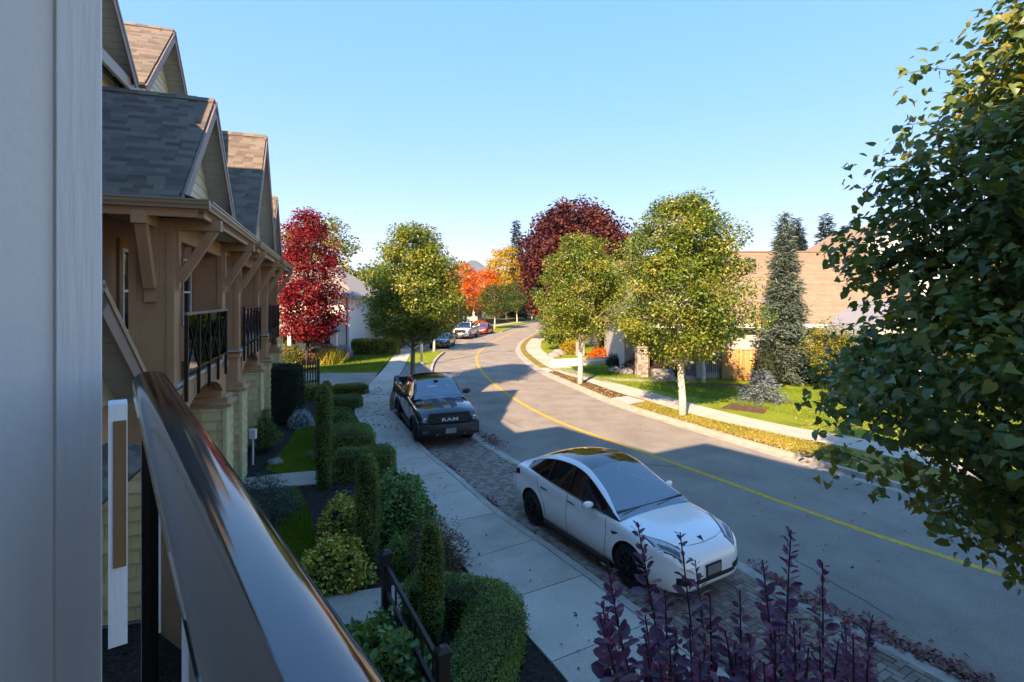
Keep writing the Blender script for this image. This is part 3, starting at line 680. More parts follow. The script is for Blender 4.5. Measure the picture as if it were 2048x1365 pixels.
def cabin(C, z, y0, y1, wd, yd, seat=M_seat):
    """dashboard, steering wheel and front seats seen through the windscreen"""
    MB().bx(-wd, wd, y0, y1, z - .01, z + .012).build('cabin_floor', M_seat, C)
    MB().rings([[(-wd, yd - .28, z + .012), (wd, yd - .28, z + .012), (wd, yd + .1, z + .012), (-wd, yd + .1, z + .012)], [(-wd * .97, yd - .22, z + .05), (wd * .97, yd - .22, z + .05), (wd * .97, yd, z + .03), (-wd * .97, yd, z + .03)]]).build('dashboard', M_seat, C)
    MB().bx(-.16, .16, yd - .34, yd - .32, z + .03, z + .20).build('touch_screen', M_gap, C)
    for s_ in (-1, 1):
        st_ = MB().rings([[(s_ * .36 - .22, yd - .86, z), (s_ * .36 + .22, yd - .86, z), (s_ * .36 + .22, yd - .72, z), (s_ * .36 - .22, yd - .72, z)], [(s_ * .36 - .18, yd - .98, z + .26), (s_ * .36 + .18, yd - .98, z + .26), (s_ * .36 + .18, yd - .88, z + .26), (s_ * .36 - .18, yd - .88, z + .26)]]).build('seat', seat, C, bevel=.03)
        MB().bx(s_ * .36 - .13, s_ * .36 + .13, yd - 1.02, yd - .92, z + .28, z + .42).build('headrest', seat, st_, bevel=.03)
    M = Matrix.Translation((-.36, yd - .42, z + .10)) @ Matrix.Rotation(R(62), 4, 'X'); MB().tube([M @ Vector((.17 * math.cos(a), .17 * math.sin(a), 0)) for a in np.linspace(0, 6.283, 25)], .014, 6).build('steering_wheel', M_gap, C)
M_graph = pm('graphite_decal', [(.02, .02, .023), (.028, .028, .031)], .5, nscale=7)

def apply(o):
    dg = bpy.context.evaluated_depsgraph_get(); dg.update()
    me = bpy.data.meshes.new_from_object(o.evaluated_get(dg)); o.modifiers.clear(); o.data = me; return o
def half(wd, zb, zt, cr, sq=0.0):
    h = zt - zb
    pts = [(0, zb), (.70 * wd, zb), (.90 * wd, zb + .02), (.965 * wd, zb + .16 * h), (wd, zb + .42 * h), ((.99 + .008 * sq) * wd, zb + .66 * h), ((.965 + .02 * sq) * wd, zb + .85 * h),
           ((.925 + .04 * sq) * wd, zb + .955 * h), (.84 * wd + .06 * sq * wd, zt), (.5 * wd, zt + cr * .78), (0, zt + cr)]
    q = hermite(np.arange(len(pts)), np.array(pts), np.linspace(0, len(pts) - 1, 27)); q[:, 0] = np.maximum(q[:, 0], 0); q[0, 0] = q[-1, 0] = 0
    return q
def wheel(parent, x, y, r, wd, rim_mat, spokes=10):
    M = Matrix.Translation((x, y, r)) @ Matrix.Rotation(R(90), 4, 'Y'); s_ = 1 if x > 0 else -1
    prof = [(r * .66, -wd / 2 + .01), (r * .82, -wd / 2), (r * .95, -wd / 2 + .012), (r, -wd / 2 + .05), (r, wd / 2 - .05), (r * .95, wd / 2 - .012), (r * .82, wd / 2), (r * .66, wd / 2 - .01)]
    ty = MB().lathe(prof, 36, M=M, caps=False).build('wheel', M_tyre, parent, smooth=True, auto=35)
    rm = MB(); e = .5 * wd * s_
    rp = [(r * .68, e - .012 * s_), (r * .66, e + .004 * s_), (r * .62, e - .004 * s_), (r * .6, e - .05 * s_), (r * .2, e - .055 * s_)]
    rm.lathe(rp + [(.01, e - .055 * s_)], 30, M=M, caps=False)
    for k in range(spokes):
        a = 2 * math.pi * k / spokes; c0, c1 = r * .1, r * .645
        pa = [M @ Vector((c0 * math.cos(a - .25), c0 * math.sin(a - .25), e - .03 * s_)), M @ Vector((c0 * math.cos(a + .25), c0 * math.sin(a + .25), e - .03 * s_)),
              M @ Vector((c1 * math.cos(a + .09), c1 * math.sin(a + .09), e - .008 * s_)), M @ Vector((c1 * math.cos(a - .09), c1 * math.sin(a - .09), e - .008 * s_))]
        rm.ext(pa, (-.025 * s_, 0, 0))
    rm.lathe([(r * .13, e - .06 * s_), (r * .13, e - .005 * s_), (r * .09, e)][::s_], 14, M=M)
    rm.build('rim', rim_mat, ty)
    return ty
def projector(body):
    bm = bmesh.new(); bm.from_mesh(body.data); t = BVHTree.FromBMesh(bm); bm.free(); return t
def cast(t, p, d, off):
    h, n, i, dist = t.ray_cast(Vector(p), Vector(d))
    return None if h is None else h - Vector(d).normalized() * off
def decal(t, quad, d, off=.004, n=8, th=.004):
    """a curved patch lying on the body: quad of four points, cast along d"""
    q = [Vector(p) for p in quad]; g = []; d = Vector(d).normalized(); ok = True
    for i in range(n + 1):
        row_ = []
        for j in range(n + 1):
            a, b = i / n, j / n; p = (q[0] * (1 - a) + q[1] * a) * (1 - b) + (q[3] * (1 - a) + q[2] * a) * b
            h = cast(t, p, d, off); row_.append(h if h is not None else (row_[-1] if row_ else p))
        g.append(row_)
    mb = MB(); k = n + 1; V_ = [p for r_ in g for p in r_]; V2 = [p + d * (th + off) for p in V_]; fs = []
    for i in range(n):
        for j in range(n):
            a = i * k + j; fs += [(a, a + 1, a + k + 1, a + k)]
    rim_ = [i * k for i in range(k)] + [n * k + j for j in range(1, k)] + [i * k + n for i in range(n - 1, -1, -1)] + [j for j in range(n - 1, 0, -1)]
    m_ = len(V_); fs += [(rim_[i], rim_[(i + 1) % len(rim_)], rim_[(i + 1) % len(rim_)] + m_, rim_[i] + m_) for i in range(len(rim_))]
    return mb.add(V_ + V2, fs)
def seam(t, pts, d, r=.004, n=14, off=.0005):
    P_ = []
    pts = [Vector(p) for p in pts]
    for a, b in zip(pts[:-1], pts[1:]):
        for i in range(n):
            h = cast(t, a.lerp(b, i / n), d, off)
            if h is not None: P_.append(h)
    h = cast(t, pts[-1], d, off)
    if h is not None: P_.append(h)
    return MB().tube(P_, r, 4) if len(P_) > 1 else None
def car(name, label, loc, th, st, gh, paint, wheels, wr, ww, rim_mat, spokes=10, sq=0.0, glass_roof=True, side=None, group=None, ws=M_wsc):
    """st: rows (y, zb, zt, halfwidth, crown) rear to front; gh: greenhouse rows (y, zroof, zwin, wtop, zbelt, wbelt) rear to front"""
    C = thing(name, label, 'car' if 'pickup' not in name else 'pickup', loc, -th, group)
    st = np.array(st, float); ys_ = np.unique(np.concatenate([np.linspace(st[0, 0], st[-1, 0], 70), st[:, 0]])); Q = hermite(st[:, 0], st[:, 1:], ys_)
    rings_ = []
    for y, (zb, zt, wd, cr) in zip(ys_, Q):
        h = half(max(wd, .05), zb, max(zt, zb + .05), cr, sq); rings_.append([(x, y, z) for x, z in h] + [(-x, y, z) for x, z in h[-2:0:-1]])
    body = MB().rings(rings_).build('body', [paint, M_trim], C)
    for sx in (-1, 1):
        for wy in wheels:
            cut = MB(); M = Matrix.Translation((sx * (abs(st[:, 3]).max() - .02), wy, wr + .01)) @ Matrix.Rotation(R(90), 4, 'Y')
            cut.lathe([(wr + .045, -.30), (wr + .045, .3)], 40, M=M); cut.m = [1] * len(cut.f)
            co = cut.build('cutter', [paint, M_trim], C); bpy.context.view_layer.update(); b = body.modifiers.new('b', 'BOOLEAN'); b.object = co; b.operation = 'DIFFERENCE'; b.solver = 'EXACT'
            apply(body); bpy.data.objects.remove(co)
    body.data.polygons.foreach_set('use_smooth', [True] * len(body.data.polygons)); body.data.set_sharp_from_angle(angle=R(38))
    t = projector(body)
    gh = np.array(gh, float); gy = np.unique(np.concatenate([np.linspace(gh[0, 0], gh[-1, 0], 48), gh[:, 0]])); G_ = hermite(gh[:, 0], gh[:, 1:], gy)
    grid = []
    for y, (zr, zw, wt, zb, wb) in zip(gy, G_):
        zr = max(zr, zw + .004); f = min(1, (zr - zb) / .3 + .02); we = wt - .10 * f; ze = zw + (zr - zw) * .55
        r_ = [(wb, zb), (wb + (wt - wb) * .55 + .01 * f, zb + (zw - zb) * .55), (wt, zw), (wt - .035 * f, zw + (ze - zw) * .6), (we, ze)]
        r_ += [(we * (1 - k / 5), zr - (zr - ze) * (1 - k / 5) ** 2) for k in range(1, 6)]
        full = [(x, y, z) for x, z in r_] + [(-x, y, z) for x, z in r_[-2::-1]]; grid.append(full)
    nc = len(grid[0])
    def patch(pname, r0, r1, c0, c1, mat, off=0.0):
        rr = [i for i, y in enumerate(gy) if r0 - 1e-6 <= y <= r1 + 1e-6]
        mb = MB(); k = c1 - c0 + 1; V_ = [grid[i][c] for i in rr for c in range(c0, c1 + 1)]
        mb.add(V_, [(a * k + b, a * k + b + 1, (a + 1) * k + b + 1, (a + 1) * k + b) for a in range(len(rr) - 1) for b in range(k - 1)])
        o = mb.build(pname, mat, C, smooth=True)
        return o
    y0, y1 = gy[0], gy[-1]; S = side or {}
    wy0, wy1 = S.get('win', (y0 + .5, y1 - .2)); hdr = S.get('header', .2); rear = S.get('rear', -1.3); bot = S.get('rearbot', y0 + .2)
    for c0, c1 in ((0, 2), (nc - 3, nc - 1)):
        cuts = [wy0] + S.get('pillars', []) + [wy1]
        for a, b in zip(cuts[:-1], cuts[1:]): patch('side_window', gy[np.argmin(abs(gy - a))], gy[np.argmin(abs(gy - b))], c0, c1, M_carg)
        patch('quarter_panel', y0, gy[np.argmin(abs(gy - wy0))], c0, c1, paint); patch('mirror_panel', gy[np.argmin(abs(gy - wy1))], y1, c0, c1, S.get('cornermat', M_carg))
    patch('roof_rail', y0, y1, 2, 4, paint); patch('roof_rail', y0, y1, nc - 5, nc - 3, paint)
    k_ = lambda y: gy[np.argmin(abs(gy - y))]
    patch('windscreen', k_(hdr), y1, 4, nc - 5, ws); patch('roof_panel', k_(rear), k_(hdr), 4, nc - 5, M_roofg if glass_roof else paint)
    patch('rear_window', k_(bot), k_(rear), 4, nc - 5, M_carg); patch('tail_panel', y0, k_(bot), 4, nc - 5, paint)
    for s_ in (0, nc - 1):
        MB().tube([(grid[i][s_][0] * 1.002, grid[i][s_][1], grid[i][s_][2] + .004) for i in range(0, len(gy), 2) if wy0 - .1 <= gy[i] <= wy1 + .1], .009, 5).build('belt_trim', M_trim, C)
        s2 = 2 if s_ == 0 else nc - 3
        MB().tube([grid[i][s2] for i in range(0, len(gy), 2) if wy0 <= gy[i] <= wy1 + .2], .007, 5).build('window_trim', M_trim, C)
        for pz in S.get('pillars', []):
            i = int(np.argmin(abs(gy - pz))); c = range(0, 3) if s_ == 0 else range(nc - 3, nc)
            MB().tube([Vector(grid[i][k]) * 1.001 for k in c], .028, 4).build('door_pillar', M_trim, C)
    for sx in (-1, 1):
        for wy in wheels: wheel(C, sx * (abs(st[:, 3]).max() - .02 - ww / 2), wy, wr, ww, rim_mat, spokes)
    return C, body, t, grid, gy
def mirror_cap(C, x, y, z, mat, s_, big=1.0):
    rr = []
    for k in range(7):
        a = k / 6; w2 = .085 * big * math.sin(math.pi * (.12 + .86 * a)) ** .5; rr.append([(x + s_ * (.02 + .20 * big * a), y + w2 * .75 * math.cos(q) - .02 * a, z + .07 * big * math.sin(q) * (.6 + .4 * math.sin(math.pi * a))) for q in np.linspace(0, 2 * math.pi, 12, endpoint=False)])
    o = MB().rings(rr).build('mirror', mat, C, smooth=True)
    MB().beam((x - s_ * .05, y, z - .05), (x + s_ * .08, y, z - .045), .06, .03).build('mirror_arm', M_trim, o)
    MB().bx(min(x + s_ * .03, x + s_ * .2), max(x + s_ * .03, x + s_ * .2), y - .075 * big, y - .06 * big, z - .05, z + .045).build('mirror_glass', M_carg, o)
# ------------------------------------------------------------------ white crossover in the brick bay
W_P = carpaint('white_car_paint', (.90, .89, .87), .25)
X_ST = [(-2.375, .42, .62, .55, .02), (-2.335, .33, .86, .78, .03), (-2.22, .27, 1.03, .875, .03), (-1.95, .24, 1.10, .93, .02), (-1.445, .21, 1.115, .96, .01), (-.8, .19, 1.09, .953, 0),
        (0, .18, 1.05, .945, 0), (.7, .18, 1.01, .948, 0), (1.1, .19, .985, .957, .03), (1.445, .20, .95, .962, .05), (1.8, .21, .905, .94, .06), (2.05, .215, .85, .89, .06), (2.2, .22, .785, .815, .05), (2.29, .23, .71, .72, .035), (2.345, .25, .62, .60, .02), (2.375, .30, .52, .44, .01)]
X_GH = [(-2.10, 1.13, 1.115, .74, 1.10, .76), (-1.9, 1.25, 1.175, .70, 1.105, .80), (-1.6, 1.40, 1.28, .675, 1.105, .85), (-1.2, 1.53, 1.405, .665, 1.095, .88), (-.7, 1.605, 1.485, .67, 1.08, .895), (-.25, 1.62, 1.50, .68, 1.06, .90),
        (.08, 1.56, 1.45, .695, 1.045, .90), (.4, 1.43, 1.325, .73, 1.028, .897), (.72, 1.265, 1.18, .785, 1.01, .892), (1.02, 1.095, 1.05, .845, .99, .885), (1.16, 1.01, .995, .86, .98, .87)]
C, body, T, GR, GY = car('crossover_car', 'white crossover car with black glass roof parked on the brick paving', (1.97, 10.36, .03), R(148.9), X_ST, X_GH, W_P, (-1.445, 1.445), .355, .25, M_rimb, 10, sq=.35,
                         side=dict(win=(-1.72, .80), pillars=[-.95, -.22], header=.08, rear=-1.1, rearbot=-1.9, cornermat=M_trim), ws=M_scr)
cabin(C, 1.075, -.9, 1.05, .80, .82)
for s_ in (-1, 1):
    mirror_cap(C, s_ * .91, .52, 1.08, W_P, s_)
    d = (-s_, 0, 0)
    for pts in ([(s_ * 1.6, -.24, 1.02), (s_ * 1.6, -.25, .7), (s_ * 1.6, -.24, .28)], [(s_ * 1.6, .86, .96), (s_ * 1.6, .9, .7), (s_ * 1.6, .84, .28)], [(s_ * 1.6, -1.28, 1.05), (s_ * 1.6, -1.18, .85), (s_ * 1.6, -.98, .6), (s_ * 1.6, -.95, .28)]):
        m_ = seam(T, pts, d, .0045)
        if m_: m_.build('door_gap', M_gap, C)
    for yy in (-1.0, -.12):
        m_ = seam(T, [(s_ * 1.6, yy - .11, .90), (s_ * 1.6, yy + .11, .885)], d, .011, n=6, off=.006)
        if m_: m_.build('door_handle', M_trim, C)
    # side camera fin on the wing
    decal(T, [(s_ * 1.6, 1.02, .80), (s_ * 1.6, 1.19, .83), (s_ * 1.6, 1.17, .80), (s_ * 1.6, 1.06, .755)], d, .004, 4).build('wing_badge', M_trim, C)
    # head lamp: slanted lens running up the wing
    decal(T, [(s_ * .49, 2.20, 1.5), (s_ * .60, 2.325, 1.5), (s_ * .865, 2.03, 1.5), (s_ * .835, 1.61, 1.5)], (0, 0, -1), .003, 8).build('lamp_surround', M_gap, C, smooth=True)
    hl = decal(T, [(s_ * .52, 2.20, 1.5), (s_ * .60, 2.30, 1.5), (s_ * .84, 2.02, 1.5), (s_ * .82, 1.66, 1.5)], (0, 0, -1), .006, 8).build('headlight', M_lens, C, smooth=True)
    decal(T, [(s_ * .58, 2.20, 1.5), (s_ * .62, 2.255, 1.5), (s_ * .80, 2.03, 1.5), (s_ * .79, 1.92, 1.5)], (0, 0, -1), .0105, 6, .003).build('lamp_unit', M_lensd, hl)
    # sill, tail lamp, lower side intake, lamp outline
    MB().tube([(s_ * .935, y, .21) for y in np.linspace(-1.0, 1.0, 6)], .045, 6).build('sill', M_trim, C)
    decal(T, [(s_ * 1.6, -2.28, .84), (s_ * 1.6, -1.95, .93), (s_ * 1.6, -2.0, 1.03), (s_ * 1.6, -2.22, .98)], d, .006, 6).build('tail_light', M_red, C)
    decal(T, [(s_ * .50, 3, .36), (s_ * .74, 3, .37), (s_ * .74, 3, .50), (s_ * .46, 3, .455)], (0, -1, 0), .005, 6).build('side_intake', M_trim, C)
    MB().tube([Vector(cast(T, (s_ * x, y, 1.6), (0, 0, -1), .001)) for x, y in ((.80, 1.35), (.80, 1.62), (.74, 1.9), (.55, 2.1), (.3, 2.17), (0, 2.19))], .004, 4).build('bonnet_gap', M_gap, C)
# lower grille slot, plate, maker's mark, wipers
decal(T, [(-.56, 3, .335), (.56, 3, .335), (.5, 3, .40), (-.5, 3, .40)], (0, -1, 0), .005, 12).build('lower_grille', M_trim, C)
MB().bx(-.18, .18, 2.372, 2.388, .40, .59).build('plate_holder', M_trim, C)
MB().bx(-.15, .15, 2.389, 2.394, .425, .565).build('number_plate', M_plate, C)
em = cast(T, (0, 2.13, 1.6), (0, 0, -1), .003)
mk = MB(); mk.ext([(-.05, 2.10, 0), (-.048, 2.085, 0), (-.006, 2.093, 0), (0, 2.19, 0), (.006, 2.093, 0), (.048, 2.085, 0), (.05, 2.10, 0), (0, 2.108, 0)], (0, 0, .004))
mk.v = [(x, y, cast(T, (x, y, 1.6), (0, 0, -1), .003 + z).z) for x, y, z in mk.v]
mk.build('badge', M_trim, C)
for x0, x1 in ((-.72, -.1), (.1, .72)):
    MB().tube([(x0, 1.03, 1.075), (x1, 1.10, 1.06)], .006, 4).build('wiper', M_trim, C)

# ------------------------------------------------------------------ pickups
def pickup(name, label, loc, th, paint, dark=True):
    ST = [(-2.95, .55, 1.05, .90, .0), (-2.90, .50, 1.36, .975, .0), (-2.6, .46, 1.40, 1.0, 0), (-1.0, .42, 1.37, 1.005, 0), (.6, .42, 1.32, 1.005, 0), (1.15, .43, 1.27, 1.005, .05), (1.785, .46, 1.235, 1.01, .085),
          (2.3, .50, 1.17, .985, .09), (2.55, .55, 1.10, .955, .085), (2.68, .60, 1.03, .93, .06), (2.74, .66, .95, .89, .02)]
    GH = [(-1.02, 1.40, 1.38, .86, 1.355, .90), (-.93, 1.86, 1.74, .745, 1.35, .93), (-.8, 1.93, 1.80, .735, 1.345, .935), (-.2, 1.955, 1.82, .745, 1.335, .94), (.35, 1.935, 1.79, .755, 1.325, .94), (.55, 1.88, 1.73, .765, 1.32, .935), (.85, 1.66, 1.55, .815, 1.305, .93), (1.2, 1.38, 1.34, .88, 1.29, .915), (1.27, 1.32, 1.31, .885, 1.285, .90)]
    C, body, T, GR, GY = car(name, label, loc, th, ST, GH, paint, (-1.785, 1.785), .415, .28, M_rimb if dark else M_rims, 6, sq=.9, glass_roof=False,
                             side=dict(win=(-.8, .95), pillars=[-.12], header=.48, rear=-.86, rearbot=-.98, cornermat=M_trim), ws=M_scr)
    cabin(C, 1.37, -.85, 1.1, .82, .85)
    cut = MB().bx(-.83, .83, -2.84, -1.12, .95, 2.0); cut.m = [1] * 6; co = cut.build('cutter', [paint, M_trim], C); bpy.context.view_layer.update()
    b = body.modifiers.new('b', 'BOOLEAN'); b.object = co; b.operation = 'DIFFERENCE'; b.solver = 'EXACT'; apply(body); bpy.data.objects.remove(co)
    T = projector(body); tr = M_trim if dark else M_chrome
    # bumper
    rr = []
    for x in np.linspace(-1.0, 1.0, 17):
        yb = 2.92 - .20 * abs(x) ** 2.6; rr.append([(x, yb - .22, .40), (x, yb - .02, .40), (x, yb, .46), (x, yb, .70), (x, yb - .05, .78), (x, yb - .26, .80)])
    bp_ = MB().rings(rr).build('bumper', M_trim if dark else M_chrome, C, smooth=True, auto=35)
    MB().bx(-.52, .52, 2.895, 2.912, .44, .52).build('air_slot', M_gap, bp_); MB().bx(-.17, .17, 2.925, 2.933, .50, .66).build('number_plate', M_plate, bp_)
    for s_ in (-1, 1):
        MB().bx(s_ * .80 - .10, s_ * .80 + .10, 2.79, 2.84, .52, .62).build('fog_light', M_lensd, bp_)
        MB().tube([(s_ * .45, 2.88, .46), (s_ * .45, 2.96, .46), (s_ * .45, 2.96, .52)], .016, 6).build('tow_hook', M_rims, bp_)
    # grille, built up of a surround, a mesh back and cross bars
    g = []
    for f in (0, 1):
        yy = 2.78 - f * .10
        g.append([(-.62, yy, .80), (.62, yy, .80), (.70, yy, .90), (.66, yy - .02, 1.10), (-.66, yy - .02, 1.10), (-.70, yy, .90)])
    gr = MB().rings(g).build('grille', M_trim, C, bevel=.012)
    MB().beam((-.64, 2.785, 1.10), (.64, 2.785, 1.10), .05, .07).build('grille_lip', M_trim if dark else M_chrome, gr)
    if dark:
        MB().bx(-.46, .46, 2.782, 2.80, .97, 1.04).build('grille_bar', M_graph, gr); MB().bx(-.46, .46, 2.782, 2.80, .84, .875).build('grille_bar', M_graph, gr)
        cu = bpy.data.curves.new('lettering', 'FONT'); cu.body = "RAM"; cu.size = .19; cu.extrude = .012; cu.align_x = 'CENTER'; cu.space_character = 1.12; cu.offset = .005
        to = bpy.data.objects.new('lettering', cu); COL.objects.link(to); dg = bpy.context.evaluated_depsgraph_get(); lm = bpy.data.meshes.new_from_object(to.evaluated_get(dg)); bpy.data.objects.remove(to)
        lm.materials.clear(); lm.materials.append(pm('silver_lettering', [(.55, .55, .56), (.65, .65, .66)], .4, metal=.3)); lo_ = link('lettering', lm, gr); lo_.matrix_local = Matrix.Translation((0, 2.806, .875)) @ Matrix.Rotation(R(180), 4, 'Z') @ Matrix.Rotation(R(90), 4, 'X') @ Matrix.Diagonal((1.35, .72, 1, 1))
        MB().bx(-.34, .34, 2.783, 2.796, .872, 1.03).build('badge_plate', M_trim, gr)
    else:
        for zz in (.86, .93, 1.0, 1.06): MB().beam((-.6, 2.79, zz), (.6, 2.79, zz), .03, .03).build('grille_bar', M_gap, gr)
        MB().bx(-.16, .16, 2.79, 2.81, .90, 1.02).build('badge', M_chrome, gr)
    for s_ in (-1, 1):
        hl = decal(T, [(s_ * .70, 4, .80), (s_ * .93, 4, .82), (s_ * .95, 4, 1.06), (s_ * .68, 4, 1.02)], (0, -1, 0), .02, 6).build('headlight', M_lensd if dark else M_lens, C, smooth=True)
        M = Matrix.Translation((s_ * .81, cast(T, (s_ * .81, 4, .93), (0, -1, 0), .02).y + .004, .93)) @ Matrix.Rotation(R(-90), 4, 'X')
        MB().lathe([(.065, 0), (.065, .012), (.05, .014), (.048, .006), (.01, .006)], 20, M=M).build('lamp_ring', M_chrome, hl)
        mirror_cap(C, s_ * .97, .72, 1.42, M_trim if dark else paint, s_, 1.35)
        for pts in ([(s_ * 1.6, -.12, 1.28), (s_ * 1.6, -.12, .5)], [(s_ * 1.6, .98, 1.22), (s_ * 1.6, .95, .5)], [(s_ * 1.6, -1.05, 1.3), (s_ * 1.6, -1.05, .5)]):
            m_ = seam(T, pts, (-s_, 0, 0), .006)
            if m_: m_.build('door_gap', M_gap, C)
        for yy in (.05, -.85):
            m_ = seam(T, [(s_ * 1.6, yy - .1, 1.16), (s_ * 1.6, yy + .1, 1.16)], (-s_, 0, 0), .018, n=4, off=.01)
            if m_: m_.build('door_handle', M_trim if dark else paint, C)
        for wy in (-1.785, 1.785):
            arc = [(s_ * 1.012, wy + .475 * math.cos(a), .425 + .475 * math.sin(a)) for a in np.linspace(R(-8), R(188), 18)]
            if dark: MB().tube(arc, .04, 6).build('arch_flare', M_trim, C, smooth=True)
        MB().bx(s_ * .92 - .09, s_ * .92 + .09, -1.1, 1.15, .36, .42).build('side_step', M_trim, C)
        decal(T, [(s_ * 1.6, -2.93, .95), (s_ * 1.6, -2.78, .95), (s_ * 1.6, -2.78, 1.3), (s_ * 1.6, -2.93, 1.3)], (-s_, 0, 0), .006, 5).build('tail_light', M_red, C)
        if dark:
            decal(T, [(s_ * .12, 1.3, 2), (s_ * .40, 1.3, 2), (s_ * .36, 2.35, 2), (s_ * .13, 2.5, 2)], (0, 0, -1), .003, 8).build('bonnet_stripe', M_graph, C)
            zc = cast(T, (s_ * .55, 1.75, 2), (0, 0, -1), 0).z
            sc_ = MB().rings([[(s_ * .55 - .15, 1.95, zc - .06), (s_ * .55 + .15, 1.95, zc - .06), (s_ * .55 + .15, 1.96, zc - .045), (s_ * .55 - .15, 1.96, zc - .045)],
                              [(s_ * .55 - .15, 1.70, zc - .02), (s_ * .55 + .15, 1.70, zc - .02), (s_ * .55 + .13, 1.74, zc + .075), (s_ * .55 - .13, 1.74, zc + .075)],
                              [(s_ * .55 - .15, 1.25, zc), (s_ * .55 + .15, 1.25, zc), (s_ * .55 + .12, 1.35, zc + .05), (s_ * .55 - .12, 1.35, zc + .05)]]).build('bonnet_scoop', paint, C, bevel=.01)
            MB().bx(s_ * .55 - .11, s_ * .55 + .11, 1.74, 1.80, zc + .005, zc + .05).build('scoop_opening', M_gap, sc_)
        MB().tube([(s_ * .78, 1.24, 1.40), (s_ * .06, 1.28, 1.40)], .008, 4).build('wiper', M_trim, C)
    MB().bx(-.07, .07, .60, .70, 1.82, 1.86).build('sensor_pod', M_trim, C)
    return C
K_P = carpaint('black_car_paint', (.0055, .005, .006), .18)
pickup('pickup_truck', 'black pickup truck with bonnet scoops parked by the kerb', (-2.96, 19.45, .02), R(159.6), K_P, True)
W2 = carpaint('white_truck_paint', (.70, .70, .69), .3)
pickup('pickup_truck', 'white pickup truck parked down the street before the red car', (-5.6, 64.2, .02), R(190), W2, False)
def lamps(C, T, yf, lens=M_lens, z0=.62, z1=.74, plate=True):
    for s_ in (-1, 1):
        decal(T, [(s_ * .42, 4, z0), (s_ * .80, 4, z0 + .05), (s_ * .80, 4, z1 + .03), (s_ * .46, 4, z1 - .03)], (0, -1, 0), .006, 6).build('headlight', lens, C)
        mirror_cap(C, s_ * .88, .55, 1.0, M_trim, s_)
    decal(T, [(-.6, 4, .30), (.6, 4, .30), (.5, 4, .48), (-.5, 4, .48)], (0, -1, 0), .005, 8).build('lower_grille', M_trim, C)
    yy = cast(T, (0, 4, .5), (0, -1, 0), .01).y
    MB().bx(-.16, .16, yy - .01, yy + .012, .44, .56).build('number_plate', M_plate, C)
def squash(rows, kz, ky=1.0, cols=(1, 2)): return [tuple([r_[0] * ky] + [v * (kz if i + 1 in cols else 1) for i, v in enumerate(r_[1:])]) for r_ in rows]
N_P = carpaint('midnight_blue_paint', (.005, .007, .014), .2)
C, body, T, _, _ = car('sedan_car', 'dark blue sedan parked nose-out behind the lamp post', (-6.9, 52.3, .02), R(184), squash(X_ST, .90), squash(X_GH, .885, cols=(1, 2, 4)), N_P, (-1.445, 1.445), .335, .22, M_rims, 10,
                       side=dict(win=(-1.72, .95), pillars=[-.22], header=.2, rear=-1.1, rearbot=-1.9))
lamps(C, T, 2.4)
R_P = carpaint('red_car_paint', (.42, .012, .02), .25)
C, body, T, _, _ = car('hatchback_car', 'red hatchback parked just beyond the white pickup', (-3.9, 71.5, .02), R(193), squash(X_ST, .95, .92), squash(X_GH, .95, .92, cols=(1, 2, 4)), R_P, (-1.33, 1.33), .33, .21, M_rims, 8, glass_roof=False,
                       side=dict(win=(-1.6, .9), pillars=[-.22], header=.2, rear=-1.1, rearbot=-1.8))
lamps(C, T, 2.2)
# ================================================================== vegetation
T_DIAM = (np.array([(0, 0, 0), (.34, .45, .07), (0, 1, -.06), (-.34, .45, .07)]), np.array([(0, 1, 2), (0, 2, 3)]))
T_HEART = (np.array([(0, .06, 0), (.24, -.06, .03), (.46, .20, .09), (.38, .58, .06), (0, 1.05, -.14), (-.38, .58, .06), (-.46, .20, .09), (-.24, -.06, .03), (0, .5, -.02)]),
           np.array([(0, 1, 8), (1, 2, 8), (2, 3, 8), (3, 4, 8), (4, 5, 8), (5, 6, 8), (6, 7, 8), (7, 0, 8)]))
T_OVAL = (np.array([(0, 0, 0), (.22, .18, .04), (.33, .52, .07), (.2, .86, .04), (0, 1, -.03), (-.2, .86, .04), (-.33, .52, .07), (-.22, .18, .04), (0, .5, -.01)]),
          np.array([(0, 1, 8), (1, 2, 8), (2, 3, 8), (3, 4, 8), (4, 5, 8), (5, 6, 8), (6, 7, 8), (7, 0, 8)]))
T_NEED = (np.array([(0, 0, 0), (.11, .4, .03), (0, 1, 0), (-.11, .4, .03)]), np.array([(0, 1, 2), (0, 2, 3)]))
T_BLADE = (np.array([(-.06, 0, 0), (.06, 0, 0), (0, 1, .05)]), np.array([(0, 1, 2)]))
def frames(axis, nrm):
    a = axis / (np.linalg.norm(axis, axis=1)[:, None] + 1e-9); n = nrm - (nrm * a).sum(1)[:, None] * a; n /= np.linalg.norm(n, axis=1)[:, None] + 1e-9
    return np.stack([np.cross(a, n), a, n], 1)            # rows: x, y, z axes
def leaf_geo(pos, axis, nrm, size, tpl):
    Fm = frames(axis, nrm); v, f = tpl; k = len(v)
    rv = np.random.default_rng(len(pos)); vv = np.repeat(v[None], len(pos), 0).astype(float); vv[:, :, 0] *= rv.uniform(.72, 1.12, (len(pos), 1)); vv[:, :, 2] = vv[:, :, 2] * rv.uniform(.2, 2.6, (len(pos), 1)) - rv.uniform(-.12, .28, (len(pos), 1)) * vv[:, :, 1] ** 2
    V_ = np.einsum('nvi,nij->nvj', vv, Fm) * np.asarray(size)[:, None, None] + pos[:, None, :]
    F_ = (f[None] + (np.arange(len(pos)) * k)[:, None, None]).reshape(-1, 3)
    return V_.reshape(-1, 3), F_
